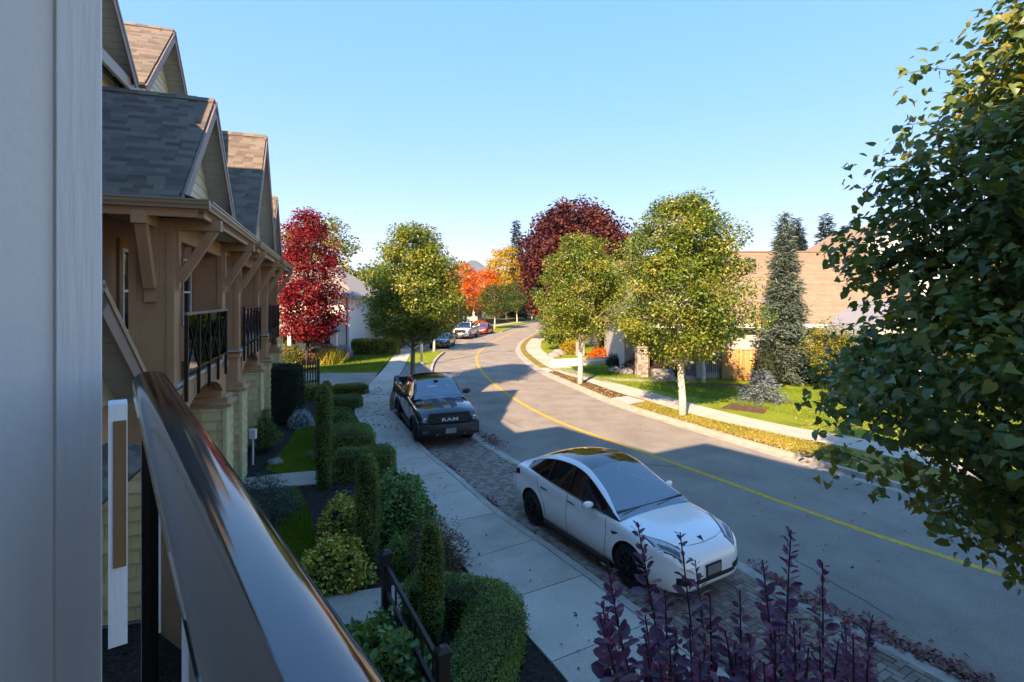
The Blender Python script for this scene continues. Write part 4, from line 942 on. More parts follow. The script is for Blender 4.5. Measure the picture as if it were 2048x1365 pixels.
def rand_or(n, rng, up=.5, droop=.25, out=None, ow=.0):
    ax = rng.normal(size=(n, 3)); ax[:, 2] = ax[:, 2] * .5 - droop; nr = rng.normal(size=(n, 3)) * .8; nr[:, 2] += up * 1.6
    if out is not None: nr += out * ow; ax += out * ow * .5
    return ax, nr
def cloud(name, pos, size, mat, rng, tpl=T_DIAM, up=.5, droop=.25, tone=None, out=None, ow=0, parent=None, kind='stuff', sv=.3):
    n = len(pos); ax, nr = rand_or(n, rng, up, droop, out, ow); sz = size * (1 + sv * (rng.random(n) * 2 - 1))
    V_, F_ = leaf_geo(pos, ax, nr, sz, tpl); tn = np.repeat(tone if tone is not None else rng.random(n), len(tpl[0]))
    return link(name, mesh_np(name, V_, F_, mat, tn), parent, kind=kind)
M_bark = pm('grey_bark', [(.13, .105, .08), (.2, .165, .13), (.27, .23, .18)], .9, nscale=6, stretch=(1, 1, .25), bump=.8, bscale=25, bstretch=(1, 1, .2))
M_barkw = pm('pale_bark', [(.36, .30, .22), (.55, .49, .40), (.64, .59, .50)], .85, nscale=5, stretch=(1, 1, 1.6), bump=.6, bscale=20)
M_barkd = pm('dark_bark', [(.03, .024, .02), (.055, .045, .036)], .9, nscale=6, bump=.8, bscale=25)
def lumpy(prof, rng, amt=.16):
    ph = rng.random(6) * 6.28
    def f(h, a):
        return prof(h) * (1 + amt * (np.sin(3 * a + ph[0] + 5 * h) * .5 + np.sin(5 * a + ph[1] - 9 * h) * .35 + np.sin(2 * a + ph[2] + 14 * h) * .35))
    return f
PR_OVAL = lambda h: np.sqrt(np.clip(1 - ((h - .40) / np.where(h < .40, .47, .62)) ** 2, 0, 1))
PR_CONE = lambda h: np.clip(np.minimum(1.0, (h + .10) * 3.2) * (1.04 - h) ** .62, 0, 1.0)
PR_SPIRE = lambda h: np.minimum(1.0, (h + .14) * 3.6) * np.clip((1.03 - h) / .68, 0, 1) ** .8
PR_LIME = lambda h: .55 * PR_OVAL(h) + .45 * PR_CONE(h)
PR_ROUND = lambda h: np.sqrt(np.clip(1 - ((h - .48) / .54) ** 2, 0, 1))
def clumps(n, z0, z1, r, prof, rng, inner=.30, amt=.16):
    f = lumpy(prof, rng, amt); out = []
    while len(out) < n:
        h = rng.random(); a = rng.random() * 6.2832
        if rng.random() > prof(np.array(h)) + .08: continue
        rr = f(h, a) * r * (inner + (1 - inner) * rng.random() ** .55); out.append((rr * math.cos(a), rr * math.sin(a), z0 + h * (z1 - z0)))
    return np.array(out)
def tree(name, label, base, h, z0, r, mat, bark, seed, nc=150, nl=70, ls=.11, cr=.42, prof=PR_OVAL, tr=.12, forks=1, tpl=T_DIAM, up=.5, tw=None, lean=(0, 0), group=None, limbs=46, cat='tree', inner=.3, amt=.16, crown_name='crown', sq=(1, 1), flat=.62):
    rng = np.random.default_rng(seed); Tn = thing(name, label, cat, (base[0], base[1], base[2] if len(base) > 2 else .1), 0, group)
    cl = clumps(nc, z0, h, r, prof, rng, inner, amt); cl[:, 0] *= sq[0]; cl[:, 1] *= sq[1]
    # trunk
    zt = z0 + (h - z0) * .8; n = 10; zs = np.linspace(-.15, zt, n); wob = np.cumsum(rng.normal(size=(n, 2)) * .03, axis=0)
    path = [(wob[i][0] * (i > 1) + lean[0] * zs[i] / h, wob[i][1] * (i > 1) + lean[1] * zs[i] / h, zs[i]) for i in range(n)]; rad = [tr * (1.25 if i == 0 else 1) * (1 - .8 * (i / (n - 1)) ** 1.1) for i in range(n)]
    tk = MB(); tk.tube(path, rad, 9); tk.build('trunk', bark, Tn, smooth=True)
    P_ = np.array(path); br = MB()
    idx = rng.permutation(len(cl))[:limbs]
    if forks > 1:
        for k in range(forks - 1):
            a = rng.random() * 6.28; z_ = z0 * .75; e = np.array([math.cos(a) * r * .5, math.sin(a) * r * .3, z0 + (h - z0) * .5])
            br.tube([(0, 0, z_ * .8), tuple(e * .45 + np.array([0, 0, z_ * .45])), tuple(e)], [tr * .62, tr * .45, tr * .12], 7)
    for i in idx:
        c = cl[i]; zb = max(z0 * .82, min(c[2] - rng.uniform(.25, .5) * (h - z0) * .55, zt)); j = np.interp(zb, P_[:, 2], np.arange(n)); b = np.array([np.interp(j, np.arange(n), P_[:, k]) for k in range(3)])
        m_ = b * .5 + c * .5 + np.array([0, 0, -.06 * np.linalg.norm(c - b)]); r0 = tr * .34 * (1 - .6 * (zb - z0) / (h - z0 + .01))
        br.tube([tuple(b), tuple(b * .75 + m_ * .25), tuple(m_), tuple(c)], [r0, r0 * .8, r0 * .5, r0 * .15], 5, cap=False)
    br.build('branch', bark, Tn, smooth=True, kind='stuff')
    # leaves
    g_ = rng.normal(size=(nc, nl, 3)); g_ /= np.maximum(1, np.linalg.norm(g_, axis=2) / 1.7)[:, :, None]; cs = rng.uniform(.65, 1.3, (nc, 1, 1))
    pos = (cl[:, None, :] + g_ * cs * np.array([cr, cr, cr * flat])).reshape(-1, 3)
    tone = np.clip(np.repeat(rng.random(nc), nl) * .8 + .1 + rng.normal(size=nc * nl) * .06, 0, 1)
    o_ = pos - np.array([0, 0, (z0 + h) / 2]); o_ /= np.linalg.norm(o_, axis=1)[:, None] + 1e-6; g2 = g_.reshape(-1, 3); g2 = g2 / (np.linalg.norm(g2, axis=1)[:, None] + 1e-6); o_ = o_ * .8 + g2 * 1.5
    co = cloud(crown_name, pos, ls, mat, rng, tpl, up, .3, tone, o_, .55, Tn, sv=.45)
    return Tn, cl
def conifer(name, label, base, h, r, mat, seed, z0=.4, wh=.32, nb=9, tr=.1, ls=.16, per=26, droop=.15, bark=None, group=None, flat=.10, ragged=.25, narrow=1.0):
    rng = np.random.default_rng(seed); Tn = thing(name, label, 'conifer', (base[0], base[1], .1), 0, group)
    MB().tube([(0, 0, -.1), (0, 0, h * .5), (0, 0, h)], [tr, tr * .6, .01], 7).build('trunk', bark or M_barkd, Tn, smooth=True)
    P_, A_, br = [], [], MB(); z = z0
    while z < h - .1:
        f = (z - z0) / (h - z0); R_ = r * (1 - f) ** narrow * (.85 + .15 * math.sin(z * 5)) + .04; k = max(4, int(nb * (.5 + .5 * (1 - f))))
        a0 = rng.random() * 6.28
        for b in range(k):
            a = a0 + 6.283 * b / k + rng.normal() * .15; L_ = max(.03, R_ * (1 + rng.normal() * ragged * .5)); d = np.array([math.cos(a), math.sin(a), 0]); dz = -droop * L_ + rng.normal() * .05 * L_
            tip = d * L_ + np.array([0, 0, z + dz]); m_ = int(per * (L_ / r) ** 1.1) + 4
            t = rng.random(m_) ** .75; side = np.cross(d, [0, 0, 1]); p = np.outer(t, d * L_) + np.array([0, 0, z]) + np.outer(t ** 1.4 * dz + t * (1 - t) * .12 * L_, [0, 0, 1]) + np.outer(rng.normal(size=m_) * (.16 * L_ * (1 - t * .6)), side) + rng.normal(size=(m_, 3)) * flat * .35
            P_.append(p); A_.append(d * .8 + np.outer(rng.normal(size=m_), side) * .8 + rng.normal(size=(m_, 3)) * .35)
            if rng.random() < .35: br.tube([(0, 0, z), tuple(tip)], [.02 * h / 6, .005], 4, cap=False)
        z += wh * (.8 + .4 * rng.random()) * (1 - .35 * f)
    pos = np.vstack(P_); ax = np.vstack(A_); n = len(pos); nr = rng.normal(size=(n, 3)) * .6 + np.array([0, 0, 1]); sz = ls * (.7 + .6 * rng.random(n))
    V_, F_ = leaf_geo(pos, ax, nr, sz, T_NEED); k = len(T_NEED[0])
    link('crown', mesh_np('crown', V_, F_, mat, np.repeat(rng.random(n), k)), Tn, kind='stuff')
    if br.v: br.build('branch', bark or M_barkd, Tn, kind='stuff')
    return Tn
def ellipsoid_pts(n, rx, ry, h, rng, shell=.78, amt=.12):
    d = rng.normal(size=(n, 3)); d[:, 2] = np.abs(d[:, 2]) * .9 - .12; d /= np.linalg.norm(d, axis=1)[:, None]; a = np.arctan2(d[:, 1], d[:, 0]); ph = rng.random(3) * 6
    s_ = (shell + (1 - shell) * rng.random(n) ** .5) * (1 + amt * np.sin(4 * a + ph[0] + 3 * d[:, 2]) + amt * .7 * np.sin(7 * a + ph[1] - 5 * d[:, 2]))
    return d * s_[:, None] * np.array([rx, ry, h * .98]) + np.array([0, 0, .06 * h]), d
M_twig = pm('twig_wood', [(.05, .035, .025), (.09, .065, .045)], .9, nscale=9)
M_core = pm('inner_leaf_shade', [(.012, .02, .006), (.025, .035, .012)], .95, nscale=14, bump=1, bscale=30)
def shrub(name, label, x, y, rx, ry, h, mat, seed, n=2500, ls=.05, tpl=T_DIAM, rz=0, up=.45, shell=.72, amt=.12, cat='shrub', core=.72, z=.1, group=None, stems=True, ow=.5):
    rng = np.random.default_rng(seed); S = thing(name, label, cat, (x, y, z), rz, group); p, d = ellipsoid_pts(n, rx, ry, h, rng, shell, amt)
    tone = np.clip(.5 + .5 * np.sin(p[:, 0] * 9 + seed) * np.sin(p[:, 1] * 8 + 2) + rng.normal(size=n) * .2, 0, 1)
    cloud('foliage', p, ls, mat, rng, tpl, up, .1, tone, d, ow, S)
    if core:
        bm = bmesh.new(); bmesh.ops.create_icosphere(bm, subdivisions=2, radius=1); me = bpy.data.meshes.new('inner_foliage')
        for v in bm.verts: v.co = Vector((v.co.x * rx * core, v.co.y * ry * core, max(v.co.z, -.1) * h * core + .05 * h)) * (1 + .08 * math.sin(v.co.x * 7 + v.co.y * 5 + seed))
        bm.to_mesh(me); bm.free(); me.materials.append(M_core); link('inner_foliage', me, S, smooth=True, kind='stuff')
    if stems:
        st_ = MB()
        for k in range(5):
            a = rng.random() * 6.28; st_.tube([(0, 0, -.08), (math.cos(a) * rx * .3, math.sin(a) * ry * .3, h * .4), (math.cos(a) * rx * .6, math.sin(a) * ry * .6, h * .75)], [.012, .01, .004], 5, cap=False)
        st_.build('stem', M_twig, S, kind='stuff')
    return S
def hedge(name, label, poly, h, mat, seed, ls=.034, dens=1.0, z=.1, group=None, top_noise=.03, cat='hedge'):
    """clipped hedge over a ground polygon (anticlockwise), sides and top covered in leaves over a dark core"""
    rng = np.random.default_rng(seed); poly = np.array(poly, float); ch_ = []
    for i in range(len(poly)):
        a, b, c_ = poly[i - 1], poly[i], poly[(i + 1) % len(poly)]; k1 = min(.3, .22 / np.linalg.norm(a - b)); k2 = min(.3, .22 / np.linalg.norm(c_ - b)); ch_ += [b + (a - b) * k1, b + (a - b) * k1 * .25 + (c_ - b) * k2 * .25, b + (c_ - b) * k2]
    poly = np.array(ch_); c = poly.mean(0); S = thing(name, label, cat, (c[0], c[1], z), 0, group); q = poly - c
    n = len(q); per = 0; P_, D_ = [], []
    def area(a): return abs(.5 * np.sum(a[:, 0] * np.roll(a[:, 1], -1) - a[:, 1] * np.roll(a[:, 0], -1)))
    A_ = area(q); kf = dens / (ls * ls * .30)
    t = scatter(q, int(A_ * kf), rng); bulge = .04 * np.sin(t[:, 0] * 3.1 + seed) * np.sin(t[:, 1] * 2.7)
    ed = np.full(len(t), 9.0)
    for i in range(n):
        a, b = q[i], q[(i + 1) % n]; ab = b - a; u_ = np.clip(((t - a) @ ab) / (ab @ ab + 1e-9), 0, 1)[:, None]; ed = np.minimum(ed, np.linalg.norm(t - a - ab * u_, axis=1))
    P_.append(np.column_stack([t, h + bulge - .13 * np.exp(-(ed / .07) ** 1.5) + rng.normal(size=len(t)) * top_noise])); D_.append(np.tile([0, 0, 1.], (len(t), 1)))
    sg = np.sign(np.sum(q[:, 0] * np.roll(q[:, 1], -1) - q[:, 1] * np.roll(q[:, 0], -1)))
    for i in range(n):
        a, b = q[i], q[(i + 1) % n]; L_ = np.linalg.norm(b - a); m_ = int(L_ * h * kf); f = rng.random(m_)[:, None]; nr = np.array([(b - a)[1], -(b - a)[0]]) / (L_ + 1e-9) * sg
        zz = rng.random(m_) * (h - .06); pt = a + (b - a) * f + nr * (rng.normal(size=m_) * top_noise + .02 - .04 * (zz / h) ** 6)[:, None]
        P_.append(np.column_stack([pt, zz])); D_.append(np.tile([nr[0], nr[1], .15], (m_, 1)))
    P_ = np.vstack(P_); D_ = np.vstack(D_); tone = np.clip(.5 + .35 * np.sin(P_[:, 0] * 4.3 + seed) * np.sin(P_[:, 1] * 3.7 + P_[:, 2] * 5) + rng.normal(size=len(P_)) * .18, 0, 1)
    cloud('foliage', P_, ls, mat, rng, T_DIAM, .2, .0, tone, D_, 1.0, S)
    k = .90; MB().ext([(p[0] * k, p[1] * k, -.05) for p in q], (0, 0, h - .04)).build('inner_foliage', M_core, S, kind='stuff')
    return S
def obox(cx, cy, lx, ly, rz):
    c, s_ = math.cos(rz), math.sin(rz); return [(cx + x * c - y * s_, cy + x * s_ + y * c) for x, y in ((-lx / 2, -ly / 2), (lx / 2, -ly / 2), (lx / 2, ly / 2), (-lx / 2, ly / 2))]
def column_shrub(label, x, y, h, r, mat, seed, group='clipped column shrubs'):
    rng = np.random.default_rng(seed); S = thing('column_shrub', label, 'shrub', (x, y, .1), 0, group); n = int(2 * math.pi * r * h / (.032 ** 2 * .30)); a = rng.random(n) * 6.283; z = rng.random(n) * h
    rr = r * (1 + .10 * np.sin(3 * a + z * 4 + seed) + .07 * np.sin(z * 9 + seed)) * np.where(z > h - .25, np.sqrt(np.clip((h + .02 - z) / .27, .02, 1)), 1) * (1 + rng.normal(size=n) * .09) * np.where(z < .25, .75 + z, 1)
    p = np.column_stack([rr * np.cos(a), rr * np.sin(a), z]); d = np.column_stack([np.cos(a), np.sin(a), np.full(n, .2)]); tone = np.clip(.5 + .3 * np.sin(a * 2 + z * 5) + rng.normal(size=n) * .22, 0, 1)
    cloud('foliage', p, .034, mat, rng, T_DIAM, .2, 0, tone, d, .9, S)
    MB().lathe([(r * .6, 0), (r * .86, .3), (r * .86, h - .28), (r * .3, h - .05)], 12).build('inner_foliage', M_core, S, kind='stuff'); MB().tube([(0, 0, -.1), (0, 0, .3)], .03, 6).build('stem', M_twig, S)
    return S
def grass(name, label_parent, poly, n, mat, seed, h=.05, z=.115):
    rng = np.random.default_rng(seed); p = scatter(poly, n, rng); pos = np.column_stack([p, np.full(n, z)]); ax = rng.normal(size=(n, 3)) * .45; ax[:, 2] = 1; nr = rng.normal(size=(n, 3)); nr[:, 2] *= .2
    V_, F_ = leaf_geo(pos, ax, nr, h * (.5 + rng.random(n)), (T_BLADE[0] * np.array([2.2, 1, 1]), T_BLADE[1])); tone = np.clip(.5 + .4 * np.sin(pos[:, 0] * 1.7) * np.sin(pos[:, 1] * 1.3 + seed) + rng.normal(size=n) * .2, 0, 1)
    return link(name, mesh_np(name, V_, F_, mat, np.repeat(tone, 3)), None, kind='stuff')
def litter(name, P, mat, seed, ls=.06, z=.13):
    rng = np.random.default_rng(seed); n = len(P); pos = np.column_stack([P, np.full(n, 0.0) + z]) if P.shape[1] == 2 else P
    ax = rng.normal(size=(n, 3)); ax[:, 2] *= .15; nr = rng.normal(size=(n, 3)) * .35; nr[:, 2] = 1
    V_, F_ = leaf_geo(pos, ax, nr, ls * (.6 + .8 * rng.random(n)), (T_DIAM[0] * np.array([1.2, 1, 2.0]) + np.array([0, -.4, .0]), T_DIAM[1]))
    return link(name, mesh_np(name, V_, F_, mat, np.repeat(rng.random(n), 4)), None, kind='stuff')
# leaf colours
L_lime = leafmat('lime_tree_leaf', [(0.045, 0.090, 0.018), (0.084, 0.151, 0.020), (0.140, 0.207, 0.025), (0.224, 0.241, 0.029), (0.325, 0.280, 0.067)], .38, .38, .72, .6)
L_near = leafmat('near_lime_leaf', [(0.080, 0.142, 0.049), (0.110, 0.190, 0.065), (0.168, 0.233, 0.069), (0.197, 0.213, 0.045), (0.333, 0.224, 0.039)], .35, .42, .35, .45)
L_crim = leafmat('crimson_maple_leaf', [(.086, .004, .013), (.171, .007, .015), (.257, .013, .021), (.214, .043, .014)], .4, tw=.7)
L_oran = leafmat('orange_maple_leaf', [(.42, .05, .008), (.62, .11, .01), (.72, .19, .02), (.55, .26, .03)], .4, tw=.7)
L_yell = leafmat('yellow_maple_leaf', [(.30, .20, .012), (.46, .30, .015), (.52, .36, .03), (.22, .18, .02)], .4, tw=.7)
L_dred = leafmat('purple_maple_leaf', [(.029, .008, .014), (.063, .014, .018), (.115, .025, .018), (.196, .052, .021)], .3, tw=.7)
L_green = leafmat('green_leaf', [(.02, .045, .01), (.04, .08, .014), (.07, .12, .02), (.13, .16, .025)], .35, tw=.7)
L_ygrn = leafmat('yellow_green_leaf', [(.07, .10, .012), (.13, .16, .015), (.22, .22, .02), (.30, .26, .03)], .38, tw=.7)
L_box = leafmat('box_leaf', [(0.049, 0.094, 0.024), (0.095, 0.160, 0.033), (0.161, 0.235, 0.043), (0.243, 0.305, 0.060)], .25)
L_dark = leafmat('yew_leaf', [(.009, .021, .011), (.017, .033, .015), (.027, .048, .019)], .15)
L_vari = leafmat('variegated_leaf', [(0.065, 0.112, 0.022), (0.216, 0.244, 0.037), (0.647, 0.525, 0.094), (0.900, 0.712, 0.188)], .3, tw=.25)
L_lau = leafmat('laurel_leaf', [(0.049, 0.130, 0.027), (0.095, 0.211, 0.043), (0.161, 0.305, 0.061)], .25, .35, spec=.5)
L_jun = leafmat('juniper_needle', [(0.030, 0.066, 0.049), (0.056, 0.104, 0.079), (0.098, 0.150, 0.112)], .2)
L_nand = leafmat('nandina_leaf', [(.06, .10, .02), (.28, .25, .10), (.16, .05, .05), (.24, .10, .10), (.05, .02, .02)], .3, tw=.4)
L_silv = leafmat('silver_leaf', [(.22, .26, .28), (.36, .40, .42), (.45, .48, .5)], .2)
L_plum = leafmat('plum_leaf', [(0.075, 0.030, 0.062), (0.131, 0.049, 0.099), (0.218, 0.069, 0.131), (0.373, 0.069, 0.140)], .35, .38, .3, .5)
L_spru = leafmat('spruce_needle', [(.060, .102, .078), (.108, .156, .120), (.180, .228, .180)], .2)
L_blue = leafmat('blue_spruce_needle', [(.08, .12, .13), (.16, .21, .22), (.26, .31, .31)], .2)
L_fir = leafmat('fir_needle', [(.012, .024, .016), (.02, .038, .024), (.032, .055, .032)], .15)
L_grass = leafmat('grass_blade', [(.049, .112, .011), (.098, .182, .017), (.168, .252, .022), (.238, .266, .042)], .3)
L_grassy = leafmat('autumn_grass_blade', [(.098, .154, .017), (.196, .224, .028), (.336, .280, .056), (.420, .308, .084)], .3)
L_litp = leafmat('fallen_pink_leaf', [(.20, .04, .05), (.32, .10, .10), (.36, .20, .18), (.20, .08, .04)], .1, tw=.1)
L_lity = leafmat('fallen_yellow_leaf', [(.24, .15, .03), (.42, .30, .06), (.5, .42, .18), (.22, .12, .04)], .1, tw=.1)
L_aster = leafmat('aster_flower', [(.10, .12, .04), (.25, .20, .45), (.38, .32, .62), (.5, .45, .7)], .3, tw=.2)
# ------------------------------------------------------------------ garden beds below the balcony
bed = list(SL[[i for i, p in enumerate(SL) if 2 < p[1] < 28.3]] + np.array([-.004, 0])) 
bed = [tuple(p) for p in bed] + [(-14, 28.2), (-12, 22), (-9.5, 16), (-7.5, 9), (-5, 3), (-2, 2)]
slab('garden_bed', bed, .085, M_mulch)
lawn1 = [(-5.89, 12.99), (-5.39, 13.09), (-4.7, 11.98), (-3.86, 10.35), (-3.5, 9.28), (-3.47, 8.7), (-4.04, 9.45), (-4.98, 10.92)]
lawn2 = [(-7.87, 21.09), (-6.9, 18.2), (-5.39, 14.43), (-6.23, 14.1), (-6.79, 14.43), (-7.23, 16.9), (-7.91, 19.58)]
for k, lw_ in enumerate((lawn1, lawn2)):
    slab('lawn', lw_, .105, M_lawn); grass('grass', None, lw_, 26000, L_grass, 50 + k, .05, .10)
slab('garden_path', [(-7.2, 13.6), (-6.4, 14.02), (-5.3, 14.35), (-4.0, 14.75), (-3.4, 14.8), (-3.2, 14.2), (-4.88, 13.34), (-5.87, 13.06), (-6.9, 12.8)], .11, M_conc)
slab('garden_path', [(-4.2, 7.9), (-3.12, 8.25), (-2.05, 8.55), (-1.2, 8.95), (-.72, 9.0), (-.35, 8.35), (-1.0, 8.05), (-1.9, 7.75), (-2.5, 7.4), (-3.9, 6.9)], .11, M_conc)
rng = np.random.default_rng(8)
litter('mulch_chip', scatter([(x, y) for x, y in bed if y < 22 and x > -9] , 9000, rng), leafmat('bark_chip', [(.008, .007, .006), (.02, .016, .013), (.045, .033, .025), (.09, .06, .045)], .05, tw=.05), 9, .05, .095)
column_shrub('tallest clipped column shrub, by the garden path nearer the pickup', -4.69, 13.09, 2.55, .17, L_box, 1)
column_shrub('clipped column shrub half hidden behind the tallest one', -5.65, 16.0, 2.2, .155, L_box, 2)
column_shrub('clipped column shrub between the variegated bushes and the laurel', -2.55, 9.25, 1.98, .18, L_box, 3)
column_shrub('shortest clipped column shrub, in front of the brown fence hedge', -1.1, 7.13, 1.66, .145, L_box, 4)
hg = 'clipped low hedges'
hedge('hedge', 'sloping clipped hedge block beside the sidewalk and round shrub', obox(-4.95, 16.2, 1.15, 1.7, R(22)), .72, L_box, 11, group=hg)
hedge('hedge', 'clipped hedge at the path mouth behind the tallest column shrub', obox(-3.95, 14.0, 1.55, .75, R(18)), .70, L_box, 12, group=hg)
hedge('hedge', 'low clipped hedge nearer the driveway, leaves fallen beside it', obox(-7.3, 22.7, 1.5, .8, R(15)), .5, L_box, 13, group=hg)
hedge('hedge', 'farthest low clipped hedge at the edge of the driveway', obox(-8.0, 26.0, 1.6, .8, R(15)), .45, L_ygrn, 14, group=hg)
hedge('hedge', 'L-shaped clipped box hedge beside the sidewalk joint in front', [(-1.65, 7.7), (-.55, 7.35), (-.62, 6.7), (-.95, 5.5), (-.25, 5.4), (.02, 6.5), (.16, 7.3), (-.1, 7.85), (-1.5, 8.1)], .56, L_box, 15, .032, 1.1, group=hg)
hedge('hedge', 'tall dark clipped yew block beside the last townhouse pier', obox(-8.7, 20.1, 1.2, 1.0, R(15)), 2.15, L_dark, 16, .05, group=None)
shrub('juniper', 'dark blue-green spreading juniper beside the cream pier base', -5.5, 11.2, .85, 1.0, .85, L_jun, 21, 7000, .075, T_NEED, core=.6, shell=.5)
shrub('round_shrub', 'round dark green shrub behind the sloping hedge', -6.2, 18.9, .62, .6, .72, L_box, 22, 5000, .045)
shrub('laurel', 'broad glossy laurel beside the sidewalk', -2.45, 10.95, .80, 1.0, .95, L_lau, 23, 6500, .075)
shrub('small_shrub', 'small shrub at the sidewalk edge below the laurel', -1.75, 10.1, .34, .3, .42, L_box, 24, 1800, .04)
shrub('variegated_bush', 'upright cream-variegated bush on the mulch', -3.3, 10.3, .50, .55, .82, L_vari, 25, 3600, .055, T_OVAL, shell=.55)
shrub('variegated_bush', 'yellow-variegated bush beside the garden path', -2.95, 8.75, .60, .55, .68, L_vari, 26, 3600, .065, T_OVAL, shell=.55)
shrub('box_ball', 'small clipped box ball behind the shortest column shrub', -1.95, 9.05, .26, .26, .62, L_box, 27, 3000, .032)
shrub('nandina', 'pink and cream nandina spilling toward the sidewalk', -1.30, 9.1, .52, .5, .85, L_nand, 28, 2600, .09, T_NEED[0:2], shell=.4, core=.45)
shrub('nandina', 'tiny pink nandina sprig at the path corner', -.55, 8.15, .3, .25, .3, L_nand, 29, 500, .08, T_NEED, shell=.4, core=0)
shrub('silver_bush', 'silver-leaved bush at the foot of the yew block', -7.75, 19.3, .42, .42, .6, L_silv, 30, 2200, .05)
shrub('leafy_shrub', 'glossy leafy shrub in front of the brown fence', -1.75, 6.2, .75, .8, .75, L_lau, 31, 3000, .10, T_OVAL, shell=.5)
shrub('leafy_shrub', 'dark shrub between handrail and garden path', -2.75, 6.4, .7, .6, .5, L_jun, 32, 3000, .08, T_OVAL, shell=.5)
shrub('round_shrub', 'green shrub beside the picket gate', -9.4, 25.2, .7, .6, .6, L_ygrn, 33, 2600, .06)
shrub('round_shrub', 'bushy green and yellow shrub behind the yew block', -10.3, 24.2, .9, .8, 1.3, L_ygrn, 34, 4200, .08)
conifer('small_conifer', 'small cone-shaped conifer against the cream pier', (-7.65, 16.3), 1.35, .44, L_box, 41, .05, .07, 12, .03, .11, 16, -.5, flat=.05)
# sword-leaved plant
ph_ = thing('phormium', 'spiky sword-leaved plant beside the lawn edge', 'plant', (-5.62, 15.1, .1)); rr_ = random.Random(4)
for k in range(26):
    a = rr_.uniform(0, 6.28); L_ = rr_.uniform(.4, .75); d = Vector((math.cos(a), math.sin(a), 0)); s_ = d.cross(Vector((0, 0, 1))) * .014
    p1, p2, p3 = d * .03, d * L_ * .45 + Vector((0, 0, L_ * .6)), d * L_ * .95 + Vector((0, 0, L_ * .45))
    MB().add([p1 - s_, p1 + s_, p2 + s_, p2 - s_, p3], [(0, 1, 2, 3), (3, 2, 4)]).build('leaf', pm('phormium_leaf', [(.05, .06, .02), (.10, .09, .04), (.14, .10, .06)], .5, rnd='object', rw=.9), ph_)
bo_ = MB(); bm = bmesh.new(); bmesh.ops.create_icosphere(bm, subdivisions=2, radius=.2); me = bpy.data.meshes.new('boulder')
for v in bm.verts: v.co = Vector((v.co.x * 1.2, v.co.y, v.co.z * .7)) * (1 + .12 * math.sin(v.co.x * 23 + v.co.y * 17))
bm.to_mesh(me); bm.free(); M_rock = pm('grey_rock', [(.10, .10, .095), (.2, .19, .18), (.3, .29, .27)], .9, nscale=5, bump=.7, bscale=20); me.materials.append(M_rock)
tag(link('boulder', me, loc=(-6.75, 15.0, .12), smooth=True), 'small rounded rock on the mulch by the lawn', 'rock')
ut = thing('utility_stake', 'white utility box on a pale stake by the pier', 'box', (-7.35, 14.9, .08)); MB().bx(-.02, .02, -.02, .02, 0, .75).build('stake', M_white, ut); MB().bx(-.09, .09, -.05, .05, .75, 1.02).build('box', M_white, ut)
# ------------------------------------------------------------------ plum smokebush below the balcony
sb = thing('smokebush', 'purple-leaved smokebush with upright stems rising below the camera', 'shrub', (1.45, 2.75, 0))
rng = np.random.default_rng(17); lv = MB(); v, f = T_OVAL; M_st = pm('purple_stem', [(.03, .012, .018), (.05, .02, .025)], .6, nscale=9)
lm = bpy.data.meshes.new('leaf'); lm.from_pydata([tuple(x) for x in v], [], [tuple(x) for x in f]); lm.materials.append(L_plum); lm.polygons.foreach_set('use_smooth', [True] * len(lm.polygons))
tips = [(1275, 1045, 2.9), (1360, 1065, 2.8), (1525, 1120, 2.7), (1582, 1060, 2.9), (1645, 1125, 2.8), (1745, 1230, 2.9), (1215, 1130, 2.7), (1205, 1210, 2.5), (1330, 1180, 2.5), (1420, 1190, 2.6), (1480, 1180, 2.6), (1600, 1240, 2.5), (1390, 1120, 3.0), (1690, 1250, 2.6), (1450, 1260, 2.4), (1290, 1230, 2.4), (1550, 1260, 2.4), (1240, 1270, 2.3), (1640, 1290, 2.3), (1340, 1290, 2.3), (1500, 1310, 2.25), (1740, 1310, 2.5), (1400, 1320, 2.2), (1590, 1330, 2.2)]
tips += [(1200 + 24 * k + (k * 37) % 31, 1235 + (k * 53) % 120, 2.15 + .05 * ((k * 7) % 9)) for k in range(23)]
tips = [((px - 1024) / 1050 * d, d, 4.8 - (py - 598) * d / 1050) for px, py, d in tips]
LP, LA, LN, LS = [], [], [], []
